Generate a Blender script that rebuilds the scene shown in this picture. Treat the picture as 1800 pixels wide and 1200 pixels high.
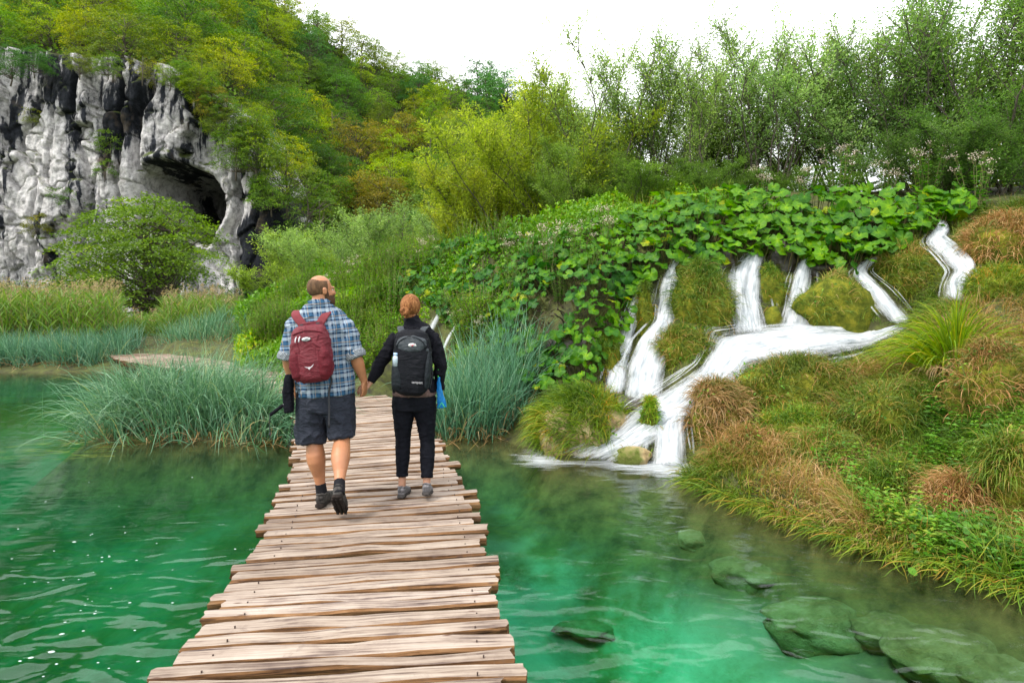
import bpy, math, random
import numpy as np
from mathutils import Vector, Matrix, noise as mnoise

for o in list(bpy.data.objects): bpy.data.objects.remove(o)
S = bpy.context.scene
PI = math.pi
R = math.radians
# ------------------------------------------------------------------ camera, sky, sun, exposure
CAMZ, FPX, HOR = 2.04, 1080.0, 520.0          # eye height over the water, focal length and horizon row of the 1800 px photograph
cam = bpy.data.cameras.new('camera'); camo = bpy.data.objects.new('camera', cam); S.collection.objects.link(camo)
camo.location = (0, 0, CAMZ); camo.rotation_euler = (R(90), 0, 0)
cam.sensor_width = 36; cam.lens = 36*FPX/1800; cam.shift_y = -(600-HOR)/1800
cam.clip_start = 0.05; cam.clip_end = 4000
S.camera = camo
SUN_EL, SUN_AZ = R(52), R(-125)               # high, soft, from behind the left shoulder
w = bpy.data.worlds.new('World'); S.world = w; w.use_nodes = True
nt = w.node_tree; nt.nodes.clear()
sky = nt.nodes.new('ShaderNodeTexSky'); sky.sky_type = 'NISHITA'; sky.sun_disc = False
sky.sun_elevation = SUN_EL; sky.sun_rotation = SUN_AZ
tc = nt.nodes.new('ShaderNodeTexCoord')
nz = nt.nodes.new('ShaderNodeTexNoise'); nz.inputs['Scale'].default_value = 1.6; nz.inputs['Detail'].default_value = 4
nt.links.new(tc.outputs['Generated'], nz.inputs['Vector'])
cr = nt.nodes.new('ShaderNodeValToRGB')
cr.color_ramp.elements[0].position = .3; cr.color_ramp.elements[0].color = (.86, .89, .93, 1)
cr.color_ramp.elements[1].position = .7; cr.color_ramp.elements[1].color = (1, 1, 1, 1)
nt.links.new(nz.outputs['Fac'], cr.inputs[0])
cl = nt.nodes.new('ShaderNodeVectorMath'); cl.operation = 'SCALE'; cl.inputs['Scale'].default_value = 11.0
nt.links.new(cr.outputs[0], cl.inputs[0])
mx = nt.nodes.new('ShaderNodeMix'); mx.data_type = 'RGBA'; mx.inputs['Factor'].default_value = .92
nt.links.new(sky.outputs[0], mx.inputs[6]); nt.links.new(cl.outputs[0], mx.inputs[7])
bg = nt.nodes.new('ShaderNodeBackground'); bg.inputs['Strength'].default_value = .09
nt.links.new(mx.outputs[2], bg.inputs[0])
wo = nt.nodes.new('ShaderNodeOutputWorld'); nt.links.new(bg.outputs[0], wo.inputs[0])
sl = bpy.data.lights.new('sun', 'SUN'); sl.energy = 1.5; sl.angle = R(11); sl.color = (1, .95, .87)
so = bpy.data.objects.new('sun', sl); S.collection.objects.link(so)
sd = Vector((math.sin(SUN_AZ)*math.cos(SUN_EL), math.cos(SUN_AZ)*math.cos(SUN_EL), math.sin(SUN_EL)))
so.rotation_euler = sd.to_track_quat('Z', 'Y').to_euler(); so.location = (0, 0, 60)
S.view_settings.view_transform = 'Standard'; S.view_settings.look = 'None'
S.view_settings.gamma = 1; S.view_settings.use_curve_mapping = False
S.view_settings.exposure = 1.58
S.render.engine = 'CYCLES'
cy = S.cycles
cy.max_bounces = 6; cy.diffuse_bounces = 2; cy.glossy_bounces = 3; cy.transmission_bounces = 3
cy.transparent_max_bounces = 14; cy.volume_bounces = 0; cy.use_denoising = True
cy.caustics_reflective = False; cy.caustics_refractive = False; cy.sample_clamp_indirect = 6

# ------------------------------------------------------------------ helpers
rng = np.random.default_rng(7)
random.seed(7)
def P(px, py, Y): return ((px-900)/FPX*Y, Y, CAMZ-(py-HOR)/FPX*Y)
def PA(a):
    a = np.asarray(a, float); return np.stack([(a[:, 0]-900)/FPX*a[:, 2], a[:, 2], CAMZ-(a[:, 1]-HOR)/FPX*a[:, 2]], 1)
def proj(V):
    return 900+FPX*V[:, 0]/V[:, 1], HOR-FPX*(V[:, 2]-CAMZ)/V[:, 1]
def nrm(a):
    return a/np.maximum(np.linalg.norm(a, axis=-1, keepdims=True), 1e-9)
def _h(i, j, k, s):
    n = (i*374761393 + j*668265263 + k*2147483647//7 + s*1274126177) & 0xffffffff
    n = ((n ^ (n >> 13))*1274126177) & 0xffffffff
    return ((n ^ (n >> 16)) & 0xffff)/32767.5-1
def vn(P3, s=0):
    P3 = np.asarray(P3, float); I = np.floor(P3).astype(np.int64); f = P3-I; f = f*f*(3-2*f)
    x, y, z = I.T; a, b, c = f.T
    r = 0
    for dx in (0, 1):
        for dy in (0, 1):
            for dz in (0, 1):
                r = r+_h(x+dx, y+dy, z+dz, s)*(a if dx else 1-a)*(b if dy else 1-b)*(c if dz else 1-c)
    return r
def fbm(P3, s=0, o=4, g=.5):
    r = 0; A = 1
    for i in range(o): r = r+A*vn(np.asarray(P3)*2**i+17.3*i, s+i); A *= g
    return r
def inpoly(x, y, poly):
    x = np.asarray(x); y = np.asarray(y); c = np.zeros(x.shape, bool); n = len(poly)
    for i in range(n):
        x1, y1 = poly[i]; x2, y2 = poly[(i+1) % n]
        m = ((y1 > y) != (y2 > y))
        xi = (x2-x1)*(y-y1)/((y2-y1) if y2 != y1 else 1e-9)+x1
        c ^= m & (x < xi)
    return c
def mesh(name, V, F, mat=None, rnd=None, smooth=False, uv=None, fm=None):
    V = np.asarray(V, np.float32); F = np.asarray(F, np.int32)
    me = bpy.data.meshes.new(name)
    me.vertices.add(len(V)); me.vertices.foreach_set('co', V.ravel())
    me.loops.add(F.size); me.loops.foreach_set('vertex_index', F.ravel())
    me.polygons.add(len(F)); me.polygons.foreach_set('loop_start', np.arange(0, F.size, F.shape[1], dtype=np.int32))
    if rnd is not None:
        a = me.attributes.new('rnd', 'FLOAT', 'POINT'); a.data.foreach_set('value', np.asarray(rnd, np.float32).ravel())
    if uv is not None:
        l = me.uv_layers.new(name='UVMap'); l.data.foreach_set('uv', np.asarray(uv, np.float32)[F.ravel()].ravel())
    for m in (mat if isinstance(mat, (list, tuple)) else [mat]):
        if m: me.materials.append(m)
    if fm is not None: me.polygons.foreach_set('material_index', np.asarray(fm, np.int32))
    me.update(calc_edges=True)
    me.polygons.foreach_set('use_smooth', np.full(len(F), smooth))
    me.validate()
    return me
def link(name, data, parent=None, loc=None, color=None):
    o = bpy.data.objects.new(name, data); S.collection.objects.link(o)
    if parent: o.parent = parent
    if loc is not None: o.location = loc
    if color is not None: o.color = (*color, 1)
    return o
def tag(o, label=None, cat=None, group=None, kind=None):
    if label: o['label'] = label
    if cat: o['category'] = cat
    if group: o['group'] = group
    if kind: o['kind'] = kind
    return o
def empty(name, loc=(0, 0, 0), rz=0, sc=1):
    o = bpy.data.objects.new(name, None); S.collection.objects.link(o)
    o.location = loc; o.rotation_euler = (0, 0, rz); o.scale = (sc, sc, sc) if not isinstance(sc, (tuple, list)) else sc
    return o
def copy_thing(o, loc, rz=0, sc=1, label=None, group=None, color=None):
    c = o.copy(); S.collection.objects.link(c); c.location = loc; c.rotation_euler = (0, 0, rz)
    c.scale = (sc, sc, sc) if not isinstance(sc, (tuple, list)) else sc
    if label: c['label'] = label
    if group: c['group'] = group
    if color is not None: c.color = (*color, 1)
    for ch in o.children:
        d = ch.copy(); S.collection.objects.link(d); d.parent = c
        if color is not None and ch.name.split('.')[0] in ('crown', 'leaves', 'blades', 'foliage'): d.color = (*color, 1)
    return c
class Acc:
    "collects quads"
    def __init__(s): s.V = []; s.F = []; s.r = []; s.n = 0
    def add(s, V, F, r=None):
        s.V.append(np.asarray(V, float)); s.F.append(np.asarray(F)+s.n)
        s.r.append(np.zeros(len(V)) if r is None else np.broadcast_to(r, (len(V),))); s.n += len(V)
    def mesh(s, name, mat, smooth=False):
        return mesh(name, np.concatenate(s.V), np.concatenate(s.F), mat, np.concatenate(s.r), smooth)
def tube(pts, rad, sides=5, cap=True):
    pts = np.asarray(pts, float); n = len(pts); rad = np.broadcast_to(np.asarray(rad, float), (n,))
    t = nrm(np.gradient(pts, axis=0)); ref = np.array([0, 0, 1.]) if abs(t[:, 2]).mean() < .8 else np.array([1., 0, 0])
    u = nrm(np.cross(t, ref)); v = np.cross(t, u)
    a = np.linspace(0, 2*PI, sides, endpoint=False)
    V = pts[:, None]+rad[:, None, None]*(np.cos(a)[None, :, None]*u[:, None]+np.sin(a)[None, :, None]*v[:, None])
    V = V.reshape(-1, 3); i = np.arange(n-1)[:, None]*sides; j = np.arange(sides)[None]; k = (j+1) % sides
    F = np.stack([i+j, i+k, i+sides+k, i+sides+j], -1).reshape(-1, 4)
    if cap:
        V = np.concatenate([V, pts[:1], pts[-1:]]); b = n*sides; q = []
        for s_ in range(0, sides, 2):
            q.append([b, s_, (s_+1) % sides, (s_+2) % sides if s_+1 < sides else (s_+1) % sides])
        F2 = []
        for s_ in range(sides):
            F2.append([b, (s_+1) % sides, s_, s_]); e = (n-1)*sides; F2.append([b+1, e+s_, e+(s_+1) % sides, e+(s_+1) % sides])
        # triangles stored as thin quads would be degenerate: use a tiny ring instead
        V = V[:-2]; c0 = pts[0]+(V[:sides]-pts[0])*.02; c1 = pts[-1]+(V[-sides:]-pts[-1])*.02
        V = np.concatenate([V, c0, c1]); jj = np.arange(sides); kk = (jj+1) % sides
        F = np.concatenate([F, np.stack([b+jj, b+kk, kk, jj], 1), np.stack([e+jj, e+kk, b+sides+kk, b+sides+jj], 1)])
    return V, F
def leaves(C, U, N, L, W, fold=.12, droop=.1):
    "kite-shaped leaves, one folded quad each"
    C = np.asarray(C); n = len(C); U = nrm(U); Vv = nrm(np.cross(U, N)); Nn = np.cross(Vv, U)
    L = np.broadcast_to(L, (n,))[:, None]; W = np.broadcast_to(W, (n,))[:, None]
    m = C+U*L*.42
    V = np.stack([C, m+Vv*W*.5+Nn*W*fold, C+U*L-Nn*L*droop, m-Vv*W*.5+Nn*W*fold], 1).reshape(-1, 3)
    return V, np.arange(4*n).reshape(-1, 4)
def blades(Rt, D, L, W, g=.35, seg=4, jit=.05, wob=None):
    "tapering blades that start along D and bow under gravity"
    n = len(Rt); D = nrm(D).copy(); L = np.broadcast_to(L, (n,)); W = np.broadcast_to(W, (n,)); g = np.broadcast_to(g, (n,))
    side = nrm(np.cross(D, rng.normal(size=(n, 3)))); p = Rt.copy(); rows = []
    for k in range(seg+1):
        t = k/seg; wd = W*(1-t**1.6)*.5+.0004
        rows.append(p+side*wd[:, None]); rows.append(p-side*wd[:, None])
        p = p+D*(L/seg)[:, None]
        D = D+np.array([0, 0, -1.])*(g*(.35+t*1.3))[:, None]+rng.normal(size=(n, 3))*jit; D = nrm(D)
        side = nrm(side-(side*D).sum(1, keepdims=True)*D)
    V = np.stack(rows, 1).reshape(-1, 3); b = np.arange(n)[:, None]*(2*seg+2)+np.arange(seg)[None]*2
    F = np.stack([b, b+1, b+3, b+2], -1).reshape(-1, 4)
    return V, F
def rep(r, k): return np.repeat(r, k)

# ------------------------------------------------------------------ materials
def nodes(name):
    m = bpy.data.materials.new(name); m.use_nodes = True; nt = m.node_tree; nt.nodes.clear()
    out = nt.nodes.new('ShaderNodeOutputMaterial'); return m, nt, out
def N(nt, t, **k):
    n = nt.nodes.new(t)
    for a, b in k.items():
        if a == 'inp':
            for x, y in b.items(): n.inputs[x].default_value = y
        else: setattr(n, a, b)
    return n
def ramp(nt, stops, src=None, interp=None):
    n = nt.nodes.new('ShaderNodeValToRGB'); e = n.color_ramp.elements
    if interp: n.color_ramp.interpolation = interp
    e[0].position = stops[0][0]; e[0].color = (*stops[0][1], 1) if not np.isscalar(stops[0][1]) else (stops[0][1],)*3+(1,)
    e[1].position = stops[-1][0]; c = stops[-1][1]; e[1].color = (*c, 1) if not np.isscalar(c) else (c,)*3+(1,)
    for p, c in stops[1:-1]:
        x = e.new(p); x.color = (*c, 1) if not np.isscalar(c) else (c,)*3+(1,)
    if src is not None: nt.links.new(src, n.inputs[0])
    return n.outputs[0]
def mixc(nt, f, a, b, mode='MIX'):
    n = nt.nodes.new('ShaderNodeMix'); n.data_type = 'RGBA'; n.blend_type = mode
    for i, v in ((0, f), (6, a), (7, b)):
        if isinstance(v, (int, float)): n.inputs[i].default_value = v
        elif isinstance(v, tuple): n.inputs[i].default_value = (*v, 1)
        else: nt.links.new(v, n.inputs[i])
    return n.outputs[2]
def math_(nt, op, a, b=0., clamp=False):
    n = nt.nodes.new('ShaderNodeMath'); n.operation = op; n.use_clamp = clamp
    for i, v in ((0, a), (1, b)):
        if isinstance(v, (int, float)): n.inputs[i].default_value = v
        else: nt.links.new(v, n.inputs[i])
    return n.outputs[0]
def coords(nt, kind='Object', scale=(1, 1, 1), rot=(0, 0, 0)):
    t = nt.nodes.new('ShaderNodeTexCoord'); m = nt.nodes.new('ShaderNodeMapping')
    m.inputs['Scale'].default_value = scale; m.inputs['Rotation'].default_value = rot
    nt.links.new(t.outputs[kind], m.inputs[0]); return m.outputs[0]
def geo_pos(nt, scale=(1, 1, 1)):
    t = nt.nodes.new('ShaderNodeNewGeometry'); m = nt.nodes.new('ShaderNodeMapping'); m.inputs['Scale'].default_value = scale
    nt.links.new(t.outputs['Position'], m.inputs[0]); return m.outputs[0]
def noise_(nt, vec, scale, detail=4, rough=.55, dist=0):
    n = nt.nodes.new('ShaderNodeTexNoise'); n.inputs['Scale'].default_value = scale; n.inputs['Detail'].default_value = detail
    n.inputs['Roughness'].default_value = rough; n.inputs['Distortion'].default_value = dist
    nt.links.new(vec, n.inputs['Vector']); return n.outputs['Fac']
def principled(nt, out, col, rough=.7, spec=.3, bump=None, bs=.3, bd=.02, **kw):
    p = nt.nodes.new('ShaderNodeBsdfPrincipled')
    for k, v in (('Base Color', col), ('Roughness', rough), ('Specular IOR Level', spec), *kw.items()):
        if isinstance(v, (int, float)): p.inputs[k].default_value = v
        elif isinstance(v, tuple): p.inputs[k].default_value = v if k == 'Subsurface Radius' else (*v, 1)
        else: nt.links.new(v, p.inputs[k])
    if bump is not None:
        b = nt.nodes.new('ShaderNodeBump'); b.inputs['Strength'].default_value = bs; b.inputs['Distance'].default_value = bd
        nt.links.new(bump, b.inputs['Height']); nt.links.new(b.outputs[0], p.inputs['Normal'])
    if out: nt.links.new(p.outputs[0], out.inputs[0])
    return p
def leafmat(name, stops, trans=.35, rough=.55, spec=.35, tcol=None):
    m, nt, out = nodes(name)
    a = N(nt, 'ShaderNodeAttribute', attribute_name='rnd'); c = ramp(nt, stops, a.outputs['Fac'])
    oi = N(nt, 'ShaderNodeObjectInfo'); c = mixc(nt, 1.0, c, oi.outputs['Color'], 'MULTIPLY'); ha = N(nt, 'ShaderNodeHueSaturation'); ha.inputs['Saturation'].default_value = 1.06; nt.links.new(c, ha.inputs['Color']); c = ha.outputs[0]
    p = principled(nt, None, c, rough, spec)
    t = N(nt, 'ShaderNodeBsdfTranslucent'); nt.links.new(mixc(nt, 1.0, c, (1.25, 1.3, .7), 'MULTIPLY'), t.inputs[0])
    ms = N(nt, 'ShaderNodeMixShader'); ms.inputs[0].default_value = trans
    nt.links.new(p.outputs[0], ms.inputs[1]); nt.links.new(t.outputs[0], ms.inputs[2]); nt.links.new(ms.outputs[0], out.inputs[0])
    return m
def plain(name, col, rough=.6, spec=.4, nscale=0, namt=.25, bs=.2, metal=0., bd=.003, stretch=(1, 1, 1)):
    m, nt, out = nodes(name)
    if nscale:
        f = noise_(nt, coords(nt, 'Object', stretch), nscale, 5)
        lo = tuple(x*(1-namt) for x in col); hi = tuple(min(1, x*(1+namt)) for x in col)
        principled(nt, out, ramp(nt, [(.3, lo), (.7, hi)], f), rough, spec, f, bs, bd, Metallic=metal)
    else: principled(nt, out, col, rough, spec, Metallic=metal)
    return m
M = {}
M['bark'] = plain('bark', (.085, .072, .055), .9, .2, 14, .5, .6)
M['bark_grey'] = plain('bark_grey', (.10, .095, .08), .9, .2, 14, .5, .6)
M['crown'] = leafmat('crown_leaves', [(0, (.045, .09, .014)), (.35, (.08, .15, .018)), (.7, (.13, .22, .025)), (1, (.23, .28, .03))], .4)
M['willow'] = leafmat('willow_leaves', [(0, (.07, .12, .03)), (.4, (.13, .20, .055)), (.8, (.21, .29, .085)), (1, (.32, .39, .17))], .5, .5)
M['reed'] = leafmat('reed_blades', [(0, (.05, .11, .015)), (.5, (.12, .23, .03)), (.85, (.22, .24, .05)), (1, (.34, .24, .10))], .35)
M['plume'] = leafmat('reed_plumes', [(0, (.25, .18, .10)), (1, (.38, .30, .18))], .3, .8)
M['sedge'] = leafmat('sedge_blades', [(0, (.03, .08, .045)), (.4, (.08, .175, .105)), (.7, (.17, .29, .195)), (.9, (.36, .46, .34)), (1, (.36, .30, .09))], .25, .45, .4)
M['hair'] = leafmat('mixed_grass', [(0, (.045, .09, .01)), (.3, (.09, .16, .015)), (.55, (.17, .2, .03)), (.75, (.30, .17, .055)), (1, (.46, .31, .16))], .18)
M['hair_green'] = leafmat('green_grass', [(0, (.04, .09, .01)), (.45, (.10, .19, .015)), (.75, (.2, .26, .025)), (.9, (.3, .24, .04)), (1, (.38, .2, .05))], .2)
M['hair_brown'] = leafmat('dry_grass', [(0, (.07, .12, .015)), (.25, (.15, .14, .03)), (.5, (.24, .145, .055)), (.8, (.34, .21, .10)), (1, (.46, .34, .2))], .15)
M['tussock'] = leafmat('tussock_blades', [(0, (.07, .14, .01)), (.5, (.16, .26, .015)), (.8, (.3, .33, .02)), (1, (.5, .32, .05))], .4)
M['weed'] = leafmat('weed_leaves', [(0, (.02, .065, .010)), (.5, (.065, .18, .018)), (.85, (.13, .28, .03)), (1, (.25, .32, .04))], .35, .45)
M['butterbur'] = leafmat('butterbur_leaf', [(0, (.025, .085, .012)), (.5, (.06, .17, .02)), (.8, (.13, .27, .025)), (1, (.30, .34, .03))], .38, .5, .22)
M['stem'] = leafmat('herb_stems', [(0, (.09, .10, .03)), (1, (.16, .12, .05))], .1)
M['bloom'] = leafmat('pale_blooms', [(0, (.36, .28, .23)), (1, (.60, .53, .45))], .2, .9)
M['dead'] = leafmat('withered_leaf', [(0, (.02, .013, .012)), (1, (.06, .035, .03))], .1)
# ------------------------------------------------------------------ terrain shape
CP = []
def W0(px, py): return P(px, py, CAMZ*FPX/(py-HOR))     # a point of the waterline
shore = [W0(1205, 850), W0(1280, 878), W0(1350, 903), W0(1430, 930), W0(1500, 955), W0(1600, 985), W0(1700, 1015), W0(1800, 1045), (4.1, 3.4, 0), (4.6, 2, 0), (5, 0, 0), (5.2, -5, 0)]
for x, y, z in shore:
    CP += [(x, y, 0), (x-.30, y-.12, -.38), (x-.85, y-.30, -.62), (x-1.5, y-.5, -1.05)]
CP += [P(*a) for a in [
    (1300,800,7.0),(1450,770,7.0),(1600,800,6.5),(1800,850,5.3),(1800,700,6.3),(1650,700,7.0),(1430,660,8.3),(1400,730,7.7),(1250,800,7.2),
    (1800,960,4.75),(1650,920,5.5),(1500,870,6.0),(1550,720,7.2),
    (1800,560,7.8),(1700,600,7.6),(1600,580,8.8),(1800,430,9.3),(1700,470,9.3),(1560,480,10),(1800,365,10.8),(1650,410,11),(1750,520,8.5),
    (1310,465,10.1),(1410,475,10.1),(1500,470,10.2),(1250,500,10),(1360,520,9.9),(1460,520,9.8),(1240,600,9.3),(1200,640,9.0),(1190,560,9.7),
    (1250,400,11),(1450,385,11),(1600,375,11.3),(1100,430,11),(1250,360,13),(1500,350,13),(1750,335,13),(1000,410,13),(1900,340,12),(1400,345,16),(1700,340,16),(1100,360,16),
    (1050,490,10),(1050,600,9.4),(1030,690,8.9),(990,690,8.9),(950,510,10.6),(940,640,9.5),(850,450,12.5),(850,560,11),(880,660,9.9),
    (760,470,14.5),(760,560,12.5),(700,625,11.5),(660,560,14),(650,660,10.8),(600,520,17),(560,600,14),(500,560,19),(450,600,17),(430,628,15.6),(700,440,18),(550,470,22),(430,550,26)]]
CP += [(x, y, z) for x, y, z in [
    (.25,8.2,0),(-.2,8.65,0),(-1.0,8.6,0),(-1.35,9.0,.02),(-1.5,10,.1),(-1.0,9.6,.25),(0,9,.1),(-1.9,11.2,.15),(-3.0,12.3,.12),(-5.2,13.6,.1),(-6.5,14.6,.1),
    (-6.2,8.8,-.12),(-5.5,8.6,0),(-4.2,8.6,0),(-3.1,8.7,0),(-2.9,9.6,.05),(-3.6,10.6,.05),(-5.0,11.6,.02),(-6.9,10.5,-.7),(-5,9.8,.1),(-4,9.5,.1),(-6.5,12,-.5),
    (-6.6,8.0,-1.1),(-5,7.8,-.9),(-3.6,7.8,-.8),(-2.8,7.9,-.6),(-8.5,9,-1.1),(-8,12,-1.0),(-9,14,-.9),
    (-16,16.2,0),(-13.6,16.3,0),(-12.3,16.3,0),(-11,16.6,0),(-9,15.9,0),(-8,16.6,.1),(-12,17.2,.12),(-15,18,.15),(-14,15,-.8),(-12,15,-.9),
    (-3,6,-1.2),(-4.5,4.5,-1.7),(-6,6.5,-1.5),(-9,6,-1.6),(-12,10,-1.5),(-16,12,-1.4),(-3,3.3,-1.7),(-2,1.5,-1.6),(-6,0,-1.8),(-12,2,-1.8),(-2,-5,-1.8),(-12,-5,-1.8),
    (-.5,6.5,-1.0),(.6,6.3,-1.1),(1.3,5.5,-1.0),(.4,4.3,-1.0),(1.4,3.6,-.9),(2.2,2.6,-.8),(.6,2.8,-1.5),(1.3,1.5,-1.3),(0,0,-1.7),(3,.5,-1.1),(2,-4,-1.5),(-.7,4,-1.5),(.2,7.6,-.5),(-.7,7.7,-.55),(-1.6,7.6,-.6),
    (-16,24,.15),(-10,24,.15),(-4,26,.4),(-16,30,.15),(-8,30,.15),(0,30,.3),(8,30,.3),(16,30,.3),(4,22,3.6),(9,22,3.8),(13,20,4.0),(14,14,4.3),(16,10,4.2),(16,6,2.8),(10,7,2.6),(8,4.5,1.6),(16,0,2.5),(9,0,1.3),(8,-5,1.2),(16,-5,2.5),(1.5,17,3.8),(-1,19,3.0)]]
# flowing water: ruled strips between a left and a right edge, each edge a list of (px, py, Y)
STREAMS = {
 'far_left_fall': ([(1115,505,10.1),(1100,550,9.85),(1080,600,9.55),(1064,650,9.25),(1054,694,8.95)], [(1131,505,10.1),(1126,555,9.85),(1116,600,9.55),(1106,650,9.25),(1102,694,8.95)]),
 'left_fall': ([(1180,456,10.25),(1156,500,10.0),(1150,535,9.9),(1146,565,9.7),(1114,600,9.4),(1094,650,9.1),(1082,712,8.7)], [(1208,456,10.25),(1196,500,10.0),(1194,535,9.9),(1190,570,9.7),(1182,605,9.4),(1174,650,9.1),(1168,712,8.7)]),
 'side_trickle': ([(1203,452,10.35),(1206,470,10.25),(1212,492,10.1)], [(1218,452,10.35),(1222,470,10.25),(1227,492,10.1)]),
 'middle_fall': ([(1300,446,10.4),(1272,483,10.1),(1274,520,9.95),(1282,550,9.8),(1284,590,9.6)], [(1348,446,10.4),(1344,483,10.1),(1340,520,9.95),(1344,550,9.8),(1350,590,9.6)]),
 'right_fall': ([(1398,460,10.3),(1386,500,10.05),(1376,540,9.85),(1364,584,9.65)], [(1432,460,10.3),(1428,500,10.05),(1424,540,9.85),(1432,584,9.65)]),
 'basin_run': ([(1592,560,9.55),(1500,574,9.7),(1420,568,9.7),(1330,574,9.65),(1254,585,9.4),(1244,612,9.15),(1226,645,8.85),(1168,684,8.4),(1104,722,8.05),(1050,765,7.8),(965,800,7.55)],
               [(1600,582,9.15),(1530,618,8.9),(1460,632,8.75),(1390,642,8.65),(1335,654,8.6),(1308,672,8.5),(1276,698,8.25),(1238,724,7.95),(1202,752,7.75),(1150,784,7.6),(1098,820,7.42)]),
 'small_drop': ([(1150,728,7.95),(1144,752,7.78),(1142,785,7.6),(1138,818,7.42)], [(1208,728,7.9),(1206,752,7.75),(1208,785,7.55),(1208,828,7.38)]),
 'upper_cascade': ([(1640,400,10.7),(1620,430,10.1),(1648,454,9.55),(1670,480,9.2),(1658,505,9.0),(1652,536,8.8)], [(1676,399,10.7),(1660,430,10.1),(1700,457,9.5),(1718,478,9.15),(1700,505,8.95),(1706,536,8.8)]),
 'slanting_chute': ([(1528,452,10.2),(1490,482,9.9),(1518,515,9.6),(1542,545,9.4),(1566,572,9.3)], [(1548,455,10.2),(1524,478,9.9),(1562,510,9.55),(1588,540,9.35),(1608,564,9.2)]),
 'distant_rill': ([(766,553,12.6),(752,580,12.2),(738,612,11.8)], [(776,555,12.6),(764,582,12.2),(750,614,11.8)]),
 'distant_trickle': ([(802,566,12.0),(786,590,11.6),(771,622,11.2)], [(810,568,12.0),(794,592,11.6),(779,624,11.2)]),
}
for a, b in STREAMS.values():
    for q in list(a)+list(b):
        x, y, z = P(*q); CP.append((x, y, max(z-.13, -.14)))
CP = np.array(CP, float)
_, ui = np.unique(np.round(CP[:, :2]/.06), axis=0, return_index=True); CP = CP[ui]
def _k(a, b): return np.sqrt(((a[:, None]-b[None])**2).sum(-1)+.02)
_A = np.block([[_k(CP[:, :2], CP[:, :2])-np.eye(len(CP))*.03, np.ones((len(CP), 1))], [np.ones((1, len(CP))), np.zeros((1, 1))]])
_w = np.linalg.solve(_A, np.append(CP[:, 2], 0))
def HT0(x, y):
    q = np.stack([np.ravel(x), np.ravel(y)], 1); o = np.empty(len(q))
    for i in range(0, len(q), 20000): o[i:i+20000] = _k(q[i:i+20000], CP[:, :2])@_w[:-1]+_w[-1]
    return o.reshape(np.shape(x))
def HT(x, y):
    z = HT0(x, y); q = np.stack([np.ravel(x), np.ravel(y), np.zeros(np.size(x))], 1)
    n = (fbm(q*1.3, 3, 4)*.09).reshape(np.shape(x))
    big = (fbm(q*.55+[9, 3, 0], 11, 3)*.32).reshape(np.shape(x))
    under = np.clip((-z-.35)/.5, 0, 1)
    return z+n*np.clip(np.abs(z)*3, .15, 1)+big*under
def slope_n(x, y, e=.12):
    dx = (HT0(x+e, y)-HT0(x-e, y))/(2*e); dy = (HT0(x, y+e)-HT0(x, y-e))/(2*e)
    return nrm(np.stack([-dx, -dy, np.ones_like(dx)], -1))
def gridmesh(name, X, Y, Z, mat, smooth=True):
    r, c = X.shape; V = np.stack([X, Y, Z], -1).reshape(-1, 3)
    i = np.arange(r-1)[:, None]*c+np.arange(c-1)[None]
    return mesh(name, V, np.stack([i, i+1, i+c+1, i+c], -1).reshape(-1, 4), mat, smooth=smooth)
# ground material: tufa and algae under water, moss, soil and litter above
m, nt, out = nodes('ground')
pos = geo_pos(nt); sx = N(nt, 'ShaderNodeSeparateXYZ'); nt.links.new(pos, sx.inputs[0])
tufa = ramp(nt, [(.30, (.04, .05, .014)), (.43, (.13, .14, .045)), (.53, (.32, .32, .21)), (.72, (.48, .48, .37))], noise_(nt, pos, .6, 7, .62, .2))
west = N(nt, 'ShaderNodeMapRange', inp={1: -3.0, 2: -.4, 3: .70, 4: 0.}); nt.links.new(sx.outputs[0], west.inputs[0])
alg = ramp(nt, [(.35, (.035, .035, .010)), (.65, (.14, .115, .035))], noise_(nt, pos, 4, 6, .65))
shallow = N(nt, 'ShaderNodeMapRange'); shallow.inputs[1].default_value = -.95; shallow.inputs[2].default_value = -.55; nt.links.new(sx.outputs[2], shallow.inputs[0])
under = mixc(nt, shallow.outputs[0], mixc(nt, west.outputs[0], tufa, (.06, .07, .022)), alg)
soil = ramp(nt, [(.3, (.022, .02, .012)), (.5, (.05, .055, .015)), (.7, (.085, .10, .02))], noise_(nt, pos, 5, 6, .65))
f = N(nt, 'ShaderNodeMapRange'); f.inputs[1].default_value = -.08; f.inputs[2].default_value = .02; nt.links.new(sx.outputs[2], f.inputs[0])
principled(nt, out, mixc(nt, f.outputs[0], under, soil), .85, .25, noise_(nt, pos, 9, 6, .7), .6, .04)
M['ground'] = m
gx, gy = np.meshgrid(np.arange(-16, 16.01, .09), np.arange(-6, 30.01, .09))
gz = HT(gx, gy)
tag(link('ground', gridmesh('ground', gx, gy, gz, M['ground'])), kind='structure')
# far land around it
m, nt, out = nodes('meadow')
pos = geo_pos(nt)
principled(nt, out, ramp(nt, [(.3, (.03, .045, .012)), (.5, (.06, .085, .02)), (.7, (.10, .11, .035))], noise_(nt, pos, .6, 8, .7)), .9, .2, noise_(nt, pos, 3, 6, .7), .8, .15)
M['meadow'] = m
a = Acc()
for x0, x1, y0, y1 in ((-1500, -16, -1500, 1500), (16, 1500, -1500, 1500), (-16, 16, 30, 1500), (-16, 16, -1500, -6)):
    a.add([(x0, y0, .1), (x1, y0, .1), (x1, y1, .1), (x0, y1, .1)], [[0, 1, 2, 3]])
tag(link('meadow', a.mesh('meadow', M['meadow'])), kind='structure')

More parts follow.
